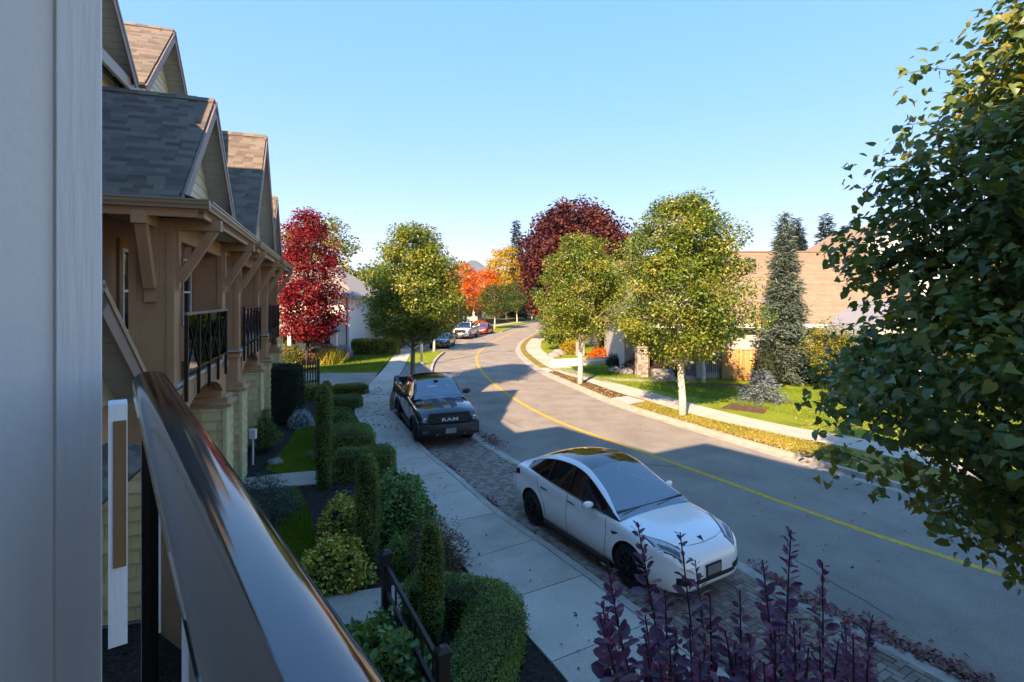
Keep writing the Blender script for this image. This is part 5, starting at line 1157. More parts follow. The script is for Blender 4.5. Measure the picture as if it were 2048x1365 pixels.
for k, tp in enumerate(tips):
    tp = np.array(tp); b = np.array([1.45 + (tp[0] - 1.45) * .25, 2.75 + (tp[1] - 2.75) * .2, 0.0]); mid = np.array([1.45 + (tp[0] - 1.45) * .75 + rng.normal() * .10, 2.75 + (tp[1] - 2.75) * .8 + rng.normal() * .10, tp[2] * rng.uniform(.42, .6)])
    t = np.linspace(0, 1, 14)[:, None]; path = (1 - t) ** 2 * b + 2 * t * (1 - t) * mid + t ** 2 * tp
    st_ = MB().tube([tuple(p - np.array([1.45, 2.75, 0])) for p in path], list(.011 * (1 - .8 * t[:, 0]) + .0012), 6).build('stem', M_st, sb)
    top = path[-1]; dd = path[-1] - path[-2]; dd /= np.linalg.norm(dd); L_ = 1.35; n = 120
    for i in range(n):
        u = (i + .5) / n; s_ = u * L_; p = top - dd * s_ + np.array([0, 0, 0.]) ; 
        q = np.interp(np.clip(1 - s_ / 2.6, 0, 1), np.linspace(0, 1, 14), np.arange(14)); p = np.array([np.interp(q, np.arange(14), path[:, c]) for c in range(3)])
        a = i * 2.4 + rng.normal() * .3; sz = (.032 + .058 * min(1, s_ / .35)) * (.6 + .75 * rng.random())
        e1 = np.cross(dd, [0, 1, 0]); e1 /= np.linalg.norm(e1); e2 = np.cross(dd, e1); o_ = e1 * math.cos(a) + e2 * math.sin(a); rise = .9 - .75 * min(1, s_ / .5) + rng.normal() * .15
        ax = o_ + dd * rise; LP.append(p + o_ * .008); LA.append(ax); LN.append(dd + o_ * -.3 + rng.normal(size=3) * .35); LS.append(sz)
LP, LA, LN, LS = map(np.array, (LP, LA, LN, LS)); LP = LP - np.array([1.45, 2.75, 0])
vis = (LP[:, 2] > 4.8 - .73 * (LP[:, 1] + 2.75) - .02); order = np.argsort(-LS * vis / (LP[:, 1] + 2.75)); near = order[:300]; rest_i = order[300:]
Fm = frames(LA, LN)
for i in near:
    o = link('leaf', lm, sb); Mx = Matrix([list(Fm[i][0]), list(Fm[i][1]), list(Fm[i][2])]).transposed() * LS[i]; o.matrix_local = Matrix.Translation(LP[i]) @ Mx.to_4x4()
V_, F_ = leaf_geo(LP[rest_i], LA[rest_i], LN[rest_i], LS[rest_i], T_OVAL); link('foliage', mesh_np('foliage', V_, F_, L_plum, np.repeat(rng.random(len(rest_i)), 9)), sb, kind='stuff')
# ------------------------------------------------------------------ street trees
sg = 'lime trees along the street'
tree('lime_tree', 'yellow-green lime tree standing just behind the black pickup', (-4.85, 25.6), 8.1, 2.8, 2.45, L_lime, M_bark, 101, 260, 140, .12, .36, PR_LIME, .13, group=sg, amt=.3)
tree('lime_tree', 'pale-trunked lime tree on the leaf-strewn verge before the porch house', (6.85, 21.1), 8.7, 2.5, 2.7, L_lime, M_barkw, 102, 320, 150, .11, .36, PR_LIME, .155, group=sg, amt=.3)
tree('lime_tree', 'pale forked lime tree in the bark-mulch bed by the white fence', (3.78, 29.0), 8.2, 2.9, 2.3, L_lime, M_barkw, 103, 240, 140, .115, .34, PR_LIME, .15, forks=3, group=sg, amt=.3)
tree('lime_tree', 'small yellow-green street tree beyond the lamp post', (-6.95, 46.9), 6.4, 2.2, 2.3, L_ygrn, M_barkw, 104, 110, 80, .16, .42, PR_LIME, .12, group=sg, amt=.3)
# the big lime tree close by, over the road
rng = np.random.default_rng(77); bigT, cl = tree('lime_tree', 'large dark lime tree hanging over the road beside the balcony', (6.0, 4.6), 9.6, 2.2, 2.5, L_near, M_barkd, 105, 600, 105, .082, .29, PR_SPIRE, .16, tpl=T_HEART, up=.9, group=sg, limbs=110, inner=.22, amt=.14, crown_name='foliage', flat=.5)
hm = bpy.data.meshes.new('leaf'); hm.from_pydata([tuple(x) for x in T_HEART[0]], [], [tuple(x) for x in T_HEART[1]]); hm.materials.append(L_near)
# outermost twigs with single leaves
cand = []
B_ = np.array([6.0, 4.6, .1])
for c in cl:
    w_ = c + B_; d_ = math.hypot(w_[0], w_[1]); px = w_[0] / w_[1] if w_[1] > .3 else 9
    if px < 1.0 and w_[1] > 1: cand.append((px, c))
cand.sort(key=lambda q: q[0]); tw_ = MB(); cnt = 0
for px, c in cand[:60]:
    out = c - np.array([0, 0, c[2]]); out = out / (np.linalg.norm(out) + 1e-6); tip = c + out * rng.uniform(.35, .6) + np.array([0, 0, rng.uniform(-.25, .15)]); tw_.tube([tuple(c), tuple((c + tip) / 2 + np.array([0, 0, .04])), tuple(tip)], [.006, .004, .002], 4, cap=False)
    for k in range(5):
        u = (k + 1) / 5; p = c * (1 - u) + tip * u; ax = out * .6 + rng.normal(size=3) * .6 + np.array([0, 0, -.5]); nr = rng.normal(size=3) * .5 + np.array([0, 0, 1]); Fk = frames(ax[None], nr[None])[0]
        o = link('leaf', hm, bigT); Mx = Matrix([list(Fk[0]), list(Fk[1]), list(Fk[2])]).transposed() * rng.uniform(.075, .11); o.matrix_local = Matrix.Translation(p) @ Mx.to_4x4(); cnt += 1
tw_.build('twig', M_barkd, bigT, kind='stuff')
# autumn maples, background trees
tree('crimson_maple', 'crimson maple at the end of the townhouse row', (-14.3, 36.6), 10.6, 1.9, 2.1, L_crim, M_barkd, 110, 220, 95, .17, .42, PR_OVAL, .14, inner=.35, limbs=70)
tree('autumn_tree', 'yellow and green tree rising behind the crimson maple', (-20.5, 56), 13.2, 3, 4.2, L_ygrn, M_barkd, 111, 130, 70, .3, .7, PR_ROUND, .2)
mg = 'orange maples down the street'
tree('orange_maple', 'orange maple nearer the street, behind the lime tree', (-11.5, 84), 9.8, 2.2, 3.0, L_oran, M_bark, 112, 90, 70, .3, .6, PR_OVAL, .16, group=mg)
tree('orange_maple', 'brightest red-orange maple behind the parked cars', (-9.0, 96), 11.0, 2.2, 3.1, L_oran, M_barkw, 113, 110, 80, .3, .6, PR_OVAL, .16, group=mg)
tree('orange_maple', 'golden-orange maple beside the yellow tree', (-5.6, 108), 10.5, 2.5, 2.8, L_oran, M_barkw, 114, 90, 70, .32, .6, PR_OVAL, .16, group=mg)
tree('yellow_maple', 'tall golden yellow tree where the street bends away', (-1.2, 112), 15.5, 3, 4.4, L_yell, M_barkw, 115, 130, 80, .36, .75, PR_OVAL, .2)
tree('street_tree', 'small round green tree with white trunk by the far verge', (-2.7, 82), 7.0, 2.3, 2.2, L_green, M_barkw, 116, 80, 70, .22, .5, PR_ROUND, .12)
tree('street_tree', 'green tree with white trunk at the far bend', (1.0, 104), 8.0, 2.6, 2.6, L_green, M_barkw, 117, 80, 60, .28, .55, PR_ROUND, .13)
tree('street_tree', 'last white-trunked tree before the street disappears', (4.4, 116), 8.5, 2.8, 2.8, L_dred, M_barkw, 118, 80, 60, .3, .6, PR_ROUND, .13)
tree('purple_maple', 'huge dark purple-red maple above the right-hand sidewalk'.replace('right-hand ', 'far '), (7.6, 62), 15.6, 2.2, 6.6, L_dred, M_barkd, 119, 380, 120, .38, .85, PR_ROUND, .3, limbs=70, inner=.4)
tree('garden_tree', 'low bushy green tree at the inside of the road bend', (4.4, 47.5), 4.9, .9, 2.0, L_lime, M_barkd, 120, 80, 90, .16, .42, PR_ROUND, .1)
tree('garden_tree', 'multi-stemmed small tree beside the wooden gate', (10.7, 29.3), 4.6, 1.9, 1.5, L_lime, M_barkw, 121, 60, 80, .12, .36, PR_ROUND, .1, forks=3)
tree('garden_tree', 'yellow-green garden tree in front of the grey garage gable', (15.6, 25.6), 3.5, 1.2, 1.0, L_ygrn, M_barkd, 122, 40, 90, .1, .32, PR_ROUND, .06)
tree('garden_tree', 'green tree filling the gap between the two pale street trees', (8.2, 42), 7.2, 1.8, 2.6, L_green, M_barkd, 123, 110, 80, .2, .5, PR_ROUND, .14)
tree('garden_tree', 'broad green tree hiding the porch house eaves', (9.6, 37.6), 7.6, 1.8, 2.5, L_lime, M_barkd, 127, 130, 90, .18, .45, PR_ROUND, .14)
tree('garden_tree', 'tree on the lawn behind the big lime tree', (22, 22.5), 6.5, 1.5, 2.6, L_ygrn, M_barkd, 124, 100, 80, .16, .5, PR_ROUND, .14)
tree('garden_tree', 'green tree at the left edge of the white house'.replace('left edge', 'side'), (-12.0, 58), 9.0, 1.5, 3.2, L_ygrn, M_barkd, 125, 100, 80, .24, .6, PR_ROUND, .16)
tree('garden_tree', 'dark tree behind the yellow hedge', (-11.2, 50.5), 5.6, 1.2, 2.2, L_green, M_barkd, 126, 80, 80, .2, .5, PR_ROUND, .12)
for k, (x, y, h_, r_, m_, lab) in enumerate(((-16, 118, 10, 4.5, L_green, 'green tree far behind the orange maples'), (-4, 132, 11, 4.2, L_oran, 'distant orange tree at the end of the street'), (3.5, 136, 12, 4.6, L_green, 'distant green tree closing the street view'), (10, 128, 12.5, 4.5, L_ygrn, 'distant yellow-green tree beyond the purple maple'), (8.5, 88, 9.5, 3.6, L_green, 'green tree at the inner side of the far bend'), (-13, 76, 7.5, 3.2, L_ygrn, 'yellow-green tree behind the white pickup'), (-19, 72, 9, 3.6, L_green, 'green tree filling in behind the white house'), (12.5, 74, 11, 4.2, L_green, 'dark green tree beside the purple maple'), (16.5, 47, 7.6, 2.8, L_green, 'green tree peeking over the porch house ridge'))):
    tree('background_tree', lab, (x, y), h_, 1.6, r_, m_, M_barkd, 160 + k, 90, 80, .34, .75, PR_ROUND, .18, group='background trees')
conifer('spruce', 'tall grey-green spruce beside the porch house roof', (15.2, 29.3), 9.6, 1.6, L_spru, 131, .5, .26, 13, .12, .30, 80, .1, flat=.3, narrow=.8)
conifer('blue_spruce', 'small mounded blue spruce on the front lawn', (11.4, 23.9), 1.55, 1.15, L_blue, 132, .1, .13, 13, .05, .17, 34, .05, flat=.1, narrow=.6)
fg = 'tall firs on the skyline'
for k, (x, y, h, r, lab) in enumerate(((44.0, 86, 15.4, 2.6, 'first skyline fir, short, beside the spruce tip'), (46.0, 85, 17.8, 2.4, 'second skyline fir, narrow, taller than its neighbour'), (48.3, 88, 16.4, 2.6, 'third skyline fir, broad, in the middle of the five'),
                                       (51.4, 86, 18.8, 3.2, 'tallest skyline fir with open ragged branches'), (56, 88, 17.2, 3.0, 'last skyline fir, against the big lime tree'), (1.0, 120, 22.5, 3.2, 'lone fir behind the golden yellow tree'), (9.5, 96, 19.5, 2.6, 'fir tip rising behind the purple maple'), (24, 100, 14.5, 3, 'distant fir behind the porch house ridge'))):
    conifer('skyline_fir', lab, (x, y), h, r, L_fir, 140 + k, 1.0, .6, 9, .2, .95, 40, .25, group=fg, flat=.4, narrow=.9, ragged=.6)
def hyd(name, label, x, y, rx, h, mat, seed, n=1200, ls=.09, cat='shrub', core=.75): return shrub(name, label, x, y, rx, rx, h, mat, seed, n, ls, cat=cat, core=core)
hedge('hedge', 'bright yellow-green clipped hedge beyond the small lawn', obox(-11.7, 44.3, 4.2, 1.5, R(8)), 1.25, L_ygrn, 17, .10)
for k, (x, y, r_, h, m_, lab) in enumerate(((-13.4, 41.6, .8, .95, L_aster, 'lilac aster clump next to the yellow hedge'), (-14.2, 39.2, .65, .75, L_aster, 'lilac aster clump beside the ornamental grass'), (-15.0, 41.4, 1.1, 1.3, L_crim, 'reddish shrub below the brick wall'), (-15.6, 36.8, 1.3, 1.4, L_ygrn, 'olive shrub at the foot of the crimson maple'),
                                            (4.9, 44.6, .9, 1.1, L_yell, 'golden shrub by the stone utility post'), (7.8, 44.2, .75, 1.9, L_ygrn, 'round clipped yellow-green topiary by the stone wall'), (9.6, 43.6, .8, 1.8, L_ygrn, 'second round topiary before the stone pillar'), (7.0, 41.6, .9, .8, L_oran, 'low orange-brown shrub near the topiaries'),
                                            (7.6, 37.0, 1.0, .8, L_dark, 'dark low shrub behind the white fence end'), (8.4, 34.2, 1.1, .9, L_dred, 'brown-green mounded shrub beside the porch steps'), (17.0, 24.2, 1.2, .5, L_silv, 'silver ground cover below the lime branches'), (-7.8, 62.5, 1.2, 1.3, L_green, 'green shrub behind the blue sedan'), (-9.6, 70, 1.6, 1.6, L_green, 'green shrub mass behind the white pickup'), (-5.0, 83, 1.3, 1.3, L_oran, 'small orange shrub under the far trees'),
                                            (16.8, 29.6, .9, 2.4, L_dark, 'dark evergreen between fence and spruce'), (18.5, 27.0, .8, 1.8, L_dark, 'dark clipped evergreen by the grey garage'), (13.8, 28.4, .8, 2.2, L_dark, 'dark evergreen against the wooden gate'))):
    hyd('garden_shrub', lab, x, y, r_, h, m_, 200 + k, 2400, .10)
og = thing('ornamental_grass', 'tuft of tall ornamental grass beside the picket gate', 'grass plant', (-13.0, 37.8, .1)); rng = np.random.default_rng(3); n = 700; ax = rng.normal(size=(n, 3)) * .45; ax[:, 2] = 1
V_, F_ = leaf_geo(rng.normal(size=(n, 3)) * np.array([.35, .35, 0]), ax, rng.normal(size=(n, 3)), .9 + .7 * rng.random(n), (T_BLADE[0] * np.array([.35, 1, 1]), T_BLADE[1])); link('foliage', mesh_np('foliage', V_, F_, L_grassy, np.repeat(rng.random(n), 3)), og, kind='stuff')
# far woodland behind the houses
rng = np.random.default_rng(31); P_ = []; n_t = 190
for k in range(n_t):
    x = rng.uniform(-170, 190); y = rng.uniform(140, 240) ; hh = rng.uniform(7, 13); 
    hh *= .55 if -75 < x < 14 else .9
    c = rng.normal(size=(160, 3)) * np.array([3.2, 3.2, hh * .22]) + np.array([x, y, hh * .55]); P_.append(c)
P_ = np.vstack(P_); tone = np.repeat(rng.random(n_t), 160); cloud('far_woodland', P_, 1.3, leafmat('far_leaf', [(.03, .05, .015), (.05, .075, .02), (.10, .11, .025), (.18, .14, .03)], .3, tw=.8), rng, tone=tone)
# lawns, litter
grass('grass', None, [(9.3, -6), (6.7, 3.9), (5.7, 5.6), (3.4, 5.2), (5.0, .4), (7.0, -6)], 26000, L_grass, 64, .06, .105)
grass('grass', None, [(2.6, 35.2), (5.0, 29.8), (8.6, 25), (12, 19.8), (15, 15.5), (20, 18), (18, 26), (11, 28.5), (8.5, 31), (7.0, 36)], 60000, L_grass, 60, .07, .115)
grass('grass', None, [(9.5, 14.6), (10.5, 16.2), (7.4, 20.8), (6.1, 23.8), (5.3, 23.0), (7.0, 19.4)], 26000, L_grassy, 61, .06, .11)
slab('lawn', [(-14.5, 33.3), (-8.6, 33.5), (-10.0, 44.5), (-14.5, 45)], .115, M_lawn); grass('grass', None, [(-14.5, 33.3), (-8.6, 33.5), (-10.0, 44.5), (-14.5, 45)], 30000, L_grass, 62, .09, .11)
slab('driveway', [(-16, 27.8), (-7.65, 28.3), (-8.5, 33.3), (-16, 33.1)], .112, M_asph)
def near_line(P, d0, d1, n, rng, y0, y1):
    Q = P[(P[:, 1] > y0) & (P[:, 1] < y1)]; k = rng.integers(0, len(Q), n); o1 = offset(Q, 1.0) - Q; return Q[k] + o1[k] * rng.uniform(d0, d1, n)[:, None] + rng.normal(size=(n, 2)) * .12
rng = np.random.default_rng(12)
def drift(P, y, off, n, sp, rng_):
    i = int(np.argmin(abs(P[:, 1] - y))); t = P[min(i + 1, len(P) - 1)] - P[i]; t /= np.linalg.norm(t); nn = np.array([-t[1], t[0]]); return P[i] + nn * off + rng_.normal(size=(n, 1)) * t * sp + rng_.normal(size=(n, 1)) * nn * sp * .22
pk = [drift(KL, 14.6, -.28, 90, .35, rng), drift(KL, 12.3, -.28, 80, .3, rng), drift(KL, 18.0, -.3, 260, .9, rng), drift(KL, 20.6, -.4, 300, .5, rng), drift(RL, 17.6, -.25, 260, .7, rng), drift(RL, 15.0, -.2, 90, .35, rng), drift(RL, 8.9, -.15, 110, .35, rng), drift(RL, 7.9, -.1, 220, .5, rng), drift(RL, 7.1, -.15, 260, .5, rng), drift(RL, 6.2, -.2, 260, .6, rng), drift(RL, 5.0, -.2, 200, .6, rng)]
pk += [scatter([(-2, 14), (-4.6, 21), (-1.8, 19), (2.6, 12), (4.7, 8.6), (5.2, 7.2), (2.4, 7)], 260, rng)]
litter('fallen_leaves', np.vstack(pk), L_litp, 70, .07, .038)
litter('fallen_leaves', np.vstack([scatter([(-6.3, 21), (-5.2, 21.6), (-6.2, 28), (-8.9, 28), (-8.4, 23)], 260, rng), scatter([(-5, 18.6), (-3.9, 18.6), (-5.3, 22.4), (-6.4, 21.5)], 70, rng), scatter([(-5.1, 22), (-3.4, 22.9), (-5, 29), (-6.2, 28.5)], 500, rng)]), L_litp, 71, .075, .13)
litter('fallen_leaves', np.vstack([scatter([(9.6, 14), (10.5, 16.2), (7.4, 20.8), (6.1, 23.8), (5.3, 23.0), (7.0, 19.2)], 3400, rng), scatter([(10.5, 19), (14, 15.5), (17, 19), (12.4, 24)], 900, rng)]), L_lity, 72, .075, .13)
litter('fallen_leaves', scatter([(9.4, 9), (8.5, 14.5), (0, 30), (-2, 30), (3, 16), (6, 9)], 130, rng), L_lity, 73, .06, .012)
litter('fallen_leaves', scatter([(-7.7, 22), (-5, 15), (-3, 9), (-.3, 5.6), (1.6, 6.5), (-1, 12), (-4.4, 20)], 260, rng), L_litp, 74, .05, .135)
# ================================================================== houses, fences and street furniture
M_tile = pm('brown_roof_shingle', [(.21, .155, .11), (.26, .195, .14), (.31, .24, .175)], .95, nscale=2.5, detail=9, rnd='object', rw=.25, bump=.5, bscale=80, spec=.15)
M_gsid = pm('grey_siding', [(.36, .36, .35), (.42, .42, .41)], .75, nscale=2, rnd='object', rw=.4)
M_psid = pm('mauve_siding', [(.22, .18, .19), (.28, .23, .24)], .75, nscale=2, rnd='object', rw=.4)
M_wsid = pm('white_siding', [(.70, .71, .70), (.78, .78, .77)], .7, nscale=2, rnd='object', rw=.3)
M_fence = pm('cedar_fence', [(.36, .18, .06), (.46, .25, .09), (.54, .32, .13)], .75, nscale=3, stretch=(5, 5, .5), rnd='object', rw=.5, bump=.3, bscale=30)
M_dkw = pm('dark_stained_wood', [(.026, .016, .012), (.042, .026, .02)], .6, nscale=4, stretch=(5, 5, .6))
M_stone = pm('ledge_stone', [(.16, .14, .12), (.27, .235, .20), (.38, .33, .28)], .9, nscale=4, rnd='object', rw=.8, bump=.6, bscale=25)
M_rbrick = pm('red_brown_brick', [(.10, .045, .03), (.15, .07, .045), (.2, .10, .07)], .9, nscale=5, rnd='object', rw=.7, bump=.4, bscale=40)
M_groof = pm('grey_metal_roof', [(.22, .225, .24), (.27, .275, .29)], .6, nscale=2)
M_lroof = pm('tan_grey_shingle', [(.22, .19, .16), (.28, .25, .215), (.34, .31, .27)], .95, nscale=3, rnd='object', rw=.6, bump=.5, bscale=60)
M_pick = pm('white_picket_paint', [(.72, .73, .74), (.8, .8, .8)], .6, nscale=3)
def courses(roof, a, b, c, d, n, mat, th=.03, name='shingle_course'):
    """a-b eave (left to right), d-c ridge; n overlapping courses, each a piece of its own"""
    a, b, c, d = map(Vector, (a, b, c, d)); nrm = (b - a).cross(d - a).normalized()
    if nrm.z < 0: nrm = -nrm
    for i in range(n):
        f0, f1 = i / n, min(1, (i + 1.25) / n); p, q, r_, s_ = a.lerp(d, f0), b.lerp(c, f0), b.lerp(c, f1), a.lerp(d, f1)
        MB().add([p + nrm * th, q + nrm * th, r_ + nrm * .006, s_ + nrm * .006, p, q], [(0, 1, 2, 3), (4, 5, 1, 0)]).build(name, mat, roof)
def siding(parent, p, q, z0, z1, nrm, mat, ex=.2):
    """horizontal lap boards on a wall from p to q (2-D)"""
    p, q = Vector((*p, 0)), Vector((*q, 0)); n = Vector((*nrm, 0)); z = z0
    while z < z1 - .02:
        zt = min(z + ex, z1); MB().add([p + n * .03 + Vector((0, 0, z)), q + n * .03 + Vector((0, 0, z)), q + n * .008 + Vector((0, 0, zt)), p + n * .008 + Vector((0, 0, zt)), p + Vector((0, 0, z)), q + Vector((0, 0, z))], [(0, 1, 2, 3), (4, 5, 1, 0)]).build('siding_board', mat, parent); z += ex
def stone_column(parent, x, y, s_, z0, z1, seed, mat=None):
    core = MB().bx(x - s_ / 2, x + s_ / 2, y - s_ / 2, y + s_ / 2, z0, z1).build('stone_column', mat or M_stone, parent); rg_ = random.Random(seed); z = z0 + .01
    while z < z1 - .05:
        h = rg_.uniform(.09, .17); h = min(h, z1 - z)
        for fx, fy, ax in ((0, -1, 0), (-1, 0, 1)):
            u = -s_ / 2
            while u < s_ / 2 - .04:
                l_ = min(rg_.uniform(.16, .38), s_ / 2 - u); pr_ = rg_.uniform(.015, .045); a0, a1 = u + .006, u + l_ - .006
                if ax == 0: MB().bx(x + a0, x + a1, y - s_ / 2 - pr_, y - s_ / 2 + .01, z + .006, z + h - .006).build('stone', mat or M_stone, core)
                else: MB().bx(x - s_ / 2 - pr_, x - s_ / 2 + .01, y + a0, y + a1, z + .006, z + h - .006).build('stone', mat or M_stone, core)
                u += l_
        z += h
    return core
# ------------------------------------------------------------------ porch house across the road
H = thing('house', 'long house across the road with brown shingle roof and stone porch columns', 'house', (0, 0, .1))
MB().bx(10.9, 25, 31, 42, 0, 3.3).build('wall', M_gsid, H); MB().bx(7.4, 10.9, 34.6, 42, 0, 3.4).build('porch_wall', M_gsid, H)
wl = MB().bx(10.9, 12.3, 30.985, 31.0, 0, .02).build('front_cladding', M_gsid, H); siding(wl, (10.9, 31), (25, 31), .05, 3.3, (0, -1), M_gsid)
wl2 = MB().bx(7.4, 10.9, 34.58, 34.6, 0, .02).build('front_cladding', M_gsid, H); siding(wl2, (7.4, 34.6), (10.9, 34.6), .3, 3.4, (0, -1), M_gsid)
rf = MB(); rf.ext([(12.6, 30.4, 3.25), (25.4, 30.4, 3.25), (25.4, 36.5, 7.95), (14.6, 36.5, 7.95)], (0, 0, -.15)); rf.ext([(14.6, 36.5, 7.95), (25.4, 36.5, 7.95), (25.4, 42.6, 3.25), (12.6, 42.6, 3.25)], (0, 0, -.149)); rf.ext([(12.6, 30.4, 3.25), (14.6, 36.5, 7.95), (12.6, 42.6, 3.25)], (0, 0, -.148))
rfo = rf.build('roof', M_tile, H); courses(rfo, (12.6, 30.4, 3.25), (25.4, 30.4, 3.25), (25.4, 36.5, 7.95), (14.6, 36.5, 7.95), 54, M_tile, .022)
MB().beam((14.6, 36.5, 7.98), (25.4, 36.5, 7.98), .3, .06).build('ridge_cap', M_tile, rfo)
pr2 = MB(); pr2.ext([(6.9, 30.5, 3.2), (12.58, 30.5, 3.2), (12.58, 35.5, 5.6), (8.2, 35.5, 5.6)], (0, 0, -.15)); pr2.ext([(6.9, 30.5, 3.2), (8.2, 35.5, 5.6), (8.2, 37, 5.6), (6.9, 42, 3.2)], (0, 0, -.149)); pr2.ext([(8.2, 35.5, 5.6), (12.58, 35.5, 5.6), (12.58, 37, 5.6), (8.2, 37, 5.6)], (0, 0, -.148)); pr2.ext([(8.2, 37, 5.6), (12.58, 37, 5.6), (12.58, 42, 3.2), (6.9, 42, 3.2)], (0, 0, -.147)); pro = pr2.build('porch_roof', M_tile, H)
courses(pro, (6.9, 30.5, 3.2), (12.58, 30.5, 3.2), (12.58, 35.5, 5.6), (8.2, 35.5, 5.6), 30, M_tile, .022)
for x, y in ((17.2, 34.8), (21.6, 35.6)): MB().bx(x, x + .4, y - .2, y + .2, 3.25 + (y - 30.4) * .77, 3.25 + (y - 30.4) * .77 + .32).build('roof_vent', M_dkw, rfo)
fa = MB(); fa.bx(6.9, 25.4, 30.3, 30.39, 3.02, 3.24); fa.build('fascia', M_white, H)
MB().bx(7.5, 10.8, 31.3, 34.55, .0, .55).build('porch_floor', M_dkw, H)
for x in (7.8, 10.75): stone_column(H, x, 31.6, .62, 0, 1.75, int(x * 7)); MB().bx(x - .36, x + .36, 31.24, 31.96, 1.75, 1.84).build('column_cap', M_foot, H); MB().bx(x - .16, x + .16, 31.44, 31.76, 1.84, 3.1).build('porch_post', M_fence, H)
for k in range(3): MB().bx(8.3, 9.5, 30.4 + k * .3, 30.72 + k * .3 , 0, .18 * (k + 1)).build('step', M_foot, H)
for seg, (xa, xb) in enumerate(((8.15, 8.3), (9.55, 10.4))):
    rlo = MB().beam((xa, 31.5, 1.45), (xb, 31.5, 1.45), .06, .07).build('porch_rail', M_fence, H); x = xa + .06
    while x < xb: MB().bx(x - .02, x + .02, 31.48, 31.52, .55, 1.42).build('baluster', M_fence, rlo); x += .13
dk = MB().beam((11.1, 30.6, 1.3), (12.0, 30.6, 1.3), .06, .07).build('side_rail', M_dkw, H)
for x in np.arange(11.15, 12.0, .12): MB().bx(x - .02, x + .02, 30.58, 30.62, .4, 1.28).build('baluster', M_dkw, dk)
def front_window(parent, x0, x1, y, z0, z1):
    w_ = MB(); w_.bx(x0, x1, y - .06, y - .02, z0, z0 + .08); w_.bx(x0, x1, y - .06, y - .02, z1 - .08, z1); w_.bx(x0, x0 + .08, y - .06, y - .02, z0 + .08, z1 - .08); w_.bx(x1 - .08, x1, y - .06, y - .02, z0 + .08, z1 - .08); w_.bx((x0 + x1) / 2 - .03, (x0 + x1) / 2 + .03, y - .058, y - .022, z0 + .08, z1 - .08)
    o = w_.build('window', M_white, parent); MB().bx(x0 + .08, x1 - .08, y - .04, y - .03, z0 + .08, z1 - .08).build('pane', M_pane, o)
front_window(H, 8.0, 9.2, 34.57, 1.2, 2.7); front_window(H, 9.7, 10.5, 34.57, 1.0, 2.7)
MB().bx(10.0, 10.35, 31.2, 31.5, .1, 3.1).build('door_post', M_fence, H)
# grey-roofed garage gable
Gg = thing('garage', 'garage wing with pale grey roof half hidden by lime leaves', 'garage', (0, 0, .1)); MB().bx(18.0, 23.5, 27.4, 30.9, 0, 2.9).build('wall', M_psid, Gg)
cl_ = MB().bx(17.98, 18.0, 27.4, 30.9, 0, .02).build('side_cladding', M_psid, Gg); siding(cl_, (18.0, 30.9), (18.0, 27.4), .05, 2.9, (-1, 0), M_psid)
gr_ = MB(); gr_.ext([(17.5, 27.0, 2.8), (17.5, 31.2, 2.8), (20.7, 31.2, 4.6), (20.7, 27.0, 4.6)], (0, 0, -.12)); gr_.ext([(24, 27.0, 2.8), (24, 31.2, 2.8), (20.7, 31.2, 4.6), (20.7, 27.0, 4.6)], (0, 0, -.121)); gr_.build('roof', M_groof, Gg)
MB().ext([(17.6, 27.3, 2.8), (23.9, 27.3, 2.8), (20.7, 27.3, 4.5)], (0, .1, 0)).build('gable_wall', M_gsid, Gg); front_window(Gg, 19.5, 21.8, 27.4, .9, 2.3)
# cedar fence panels
def plank_fence(label, p, q, h, n, gate=False):
    p, q = Vector((*p, .1)), Vector((*q, .1)); d = (q - p); L_ = d.length; rz = math.atan2(d.y, d.x); F = thing('cedar_fence', label, 'fence', p, rz, 'cedar fence panels')
    for i in range(n): MB().bx(i * L_ / n + .006, (i + 1) * L_ / n - .006, -.012, .012, .05, h - .12 + .02 * (i % 2)).build('board', M_fence, F)
    for z in (.25, h - .35): MB().bx(0, L_, .013, .05, z, z + .09).build('rail', M_fence, F)
    for x in (0, L_): MB().bx(x - .05, x + .05, -.05, .05, 0, h).build('post', M_fence, F)
    MB().bx(-.03, L_ + .03, -.06, .06, h - .1, h - .06).build('cap_rail', M_fence, F)
plank_fence('cedar fence panel meeting the grey house wall', (12.3, 30.6), (13.0, 30.2), 1.85, 6); plank_fence('double cedar gate panel beside the dark evergreen', (13.05, 30.15), (14.6, 29.9), 1.85, 11)
plank_fence('sunlit cedar fence panel behind the spruce', (16.0, 31.2), (18.0, 30.9), 1.9, 14)
# white picket fence
wf = thing('picket_fence', 'low white picket fence across the front lawn', 'fence', (2.75, 36.0, .11), math.atan2(1.94, 4.56)); Lw = 4.95; npk = 50
for i in range(npk):
    x = Lw * i / (npk - 1); MB().ext([(x - .035, -.012, 0), (x + .035, -.012, 0), (x + .035, -.012, .50), (x, -.012, .55), (x - .035, -.012, .50)], (0, .02, 0)).build('picket', M_pick, wf)
for z in (.12, .38): MB().bx(-.03, Lw + .03, .009, .035, z, z + .06).build('rail', M_pick, wf)
sp_ = thing('utility_post', 'grey stone utility post beside the golden shrub', 'post', (5.6, 43.2, .1)); MB().bx(-.35, .35, -.2, .2, 0, 1.1).build('box', M_foot, sp_, bevel=.02); MB().bx(-.38, .38, -.23, .23, 1.1, 1.16).build('cap', M_foot, sp_)
stw = thing('stone_wall', 'low ledge-stone retaining wall beyond the topiaries', 'wall', (0, 0, .1)); stone_column(stw, 9.6, 46.0, 1.6, 0, 2.0, 5); stone_column(stw, 12.2, 46.5, 1.2, 0, 1.8, 6)
hb = thing('house', 'second house behind the topiaries with tan walls', 'house', (0, 0, .1)); MB().bx(8, 18, 49, 60, 0, 3.4).build('wall', M_stone, hb)
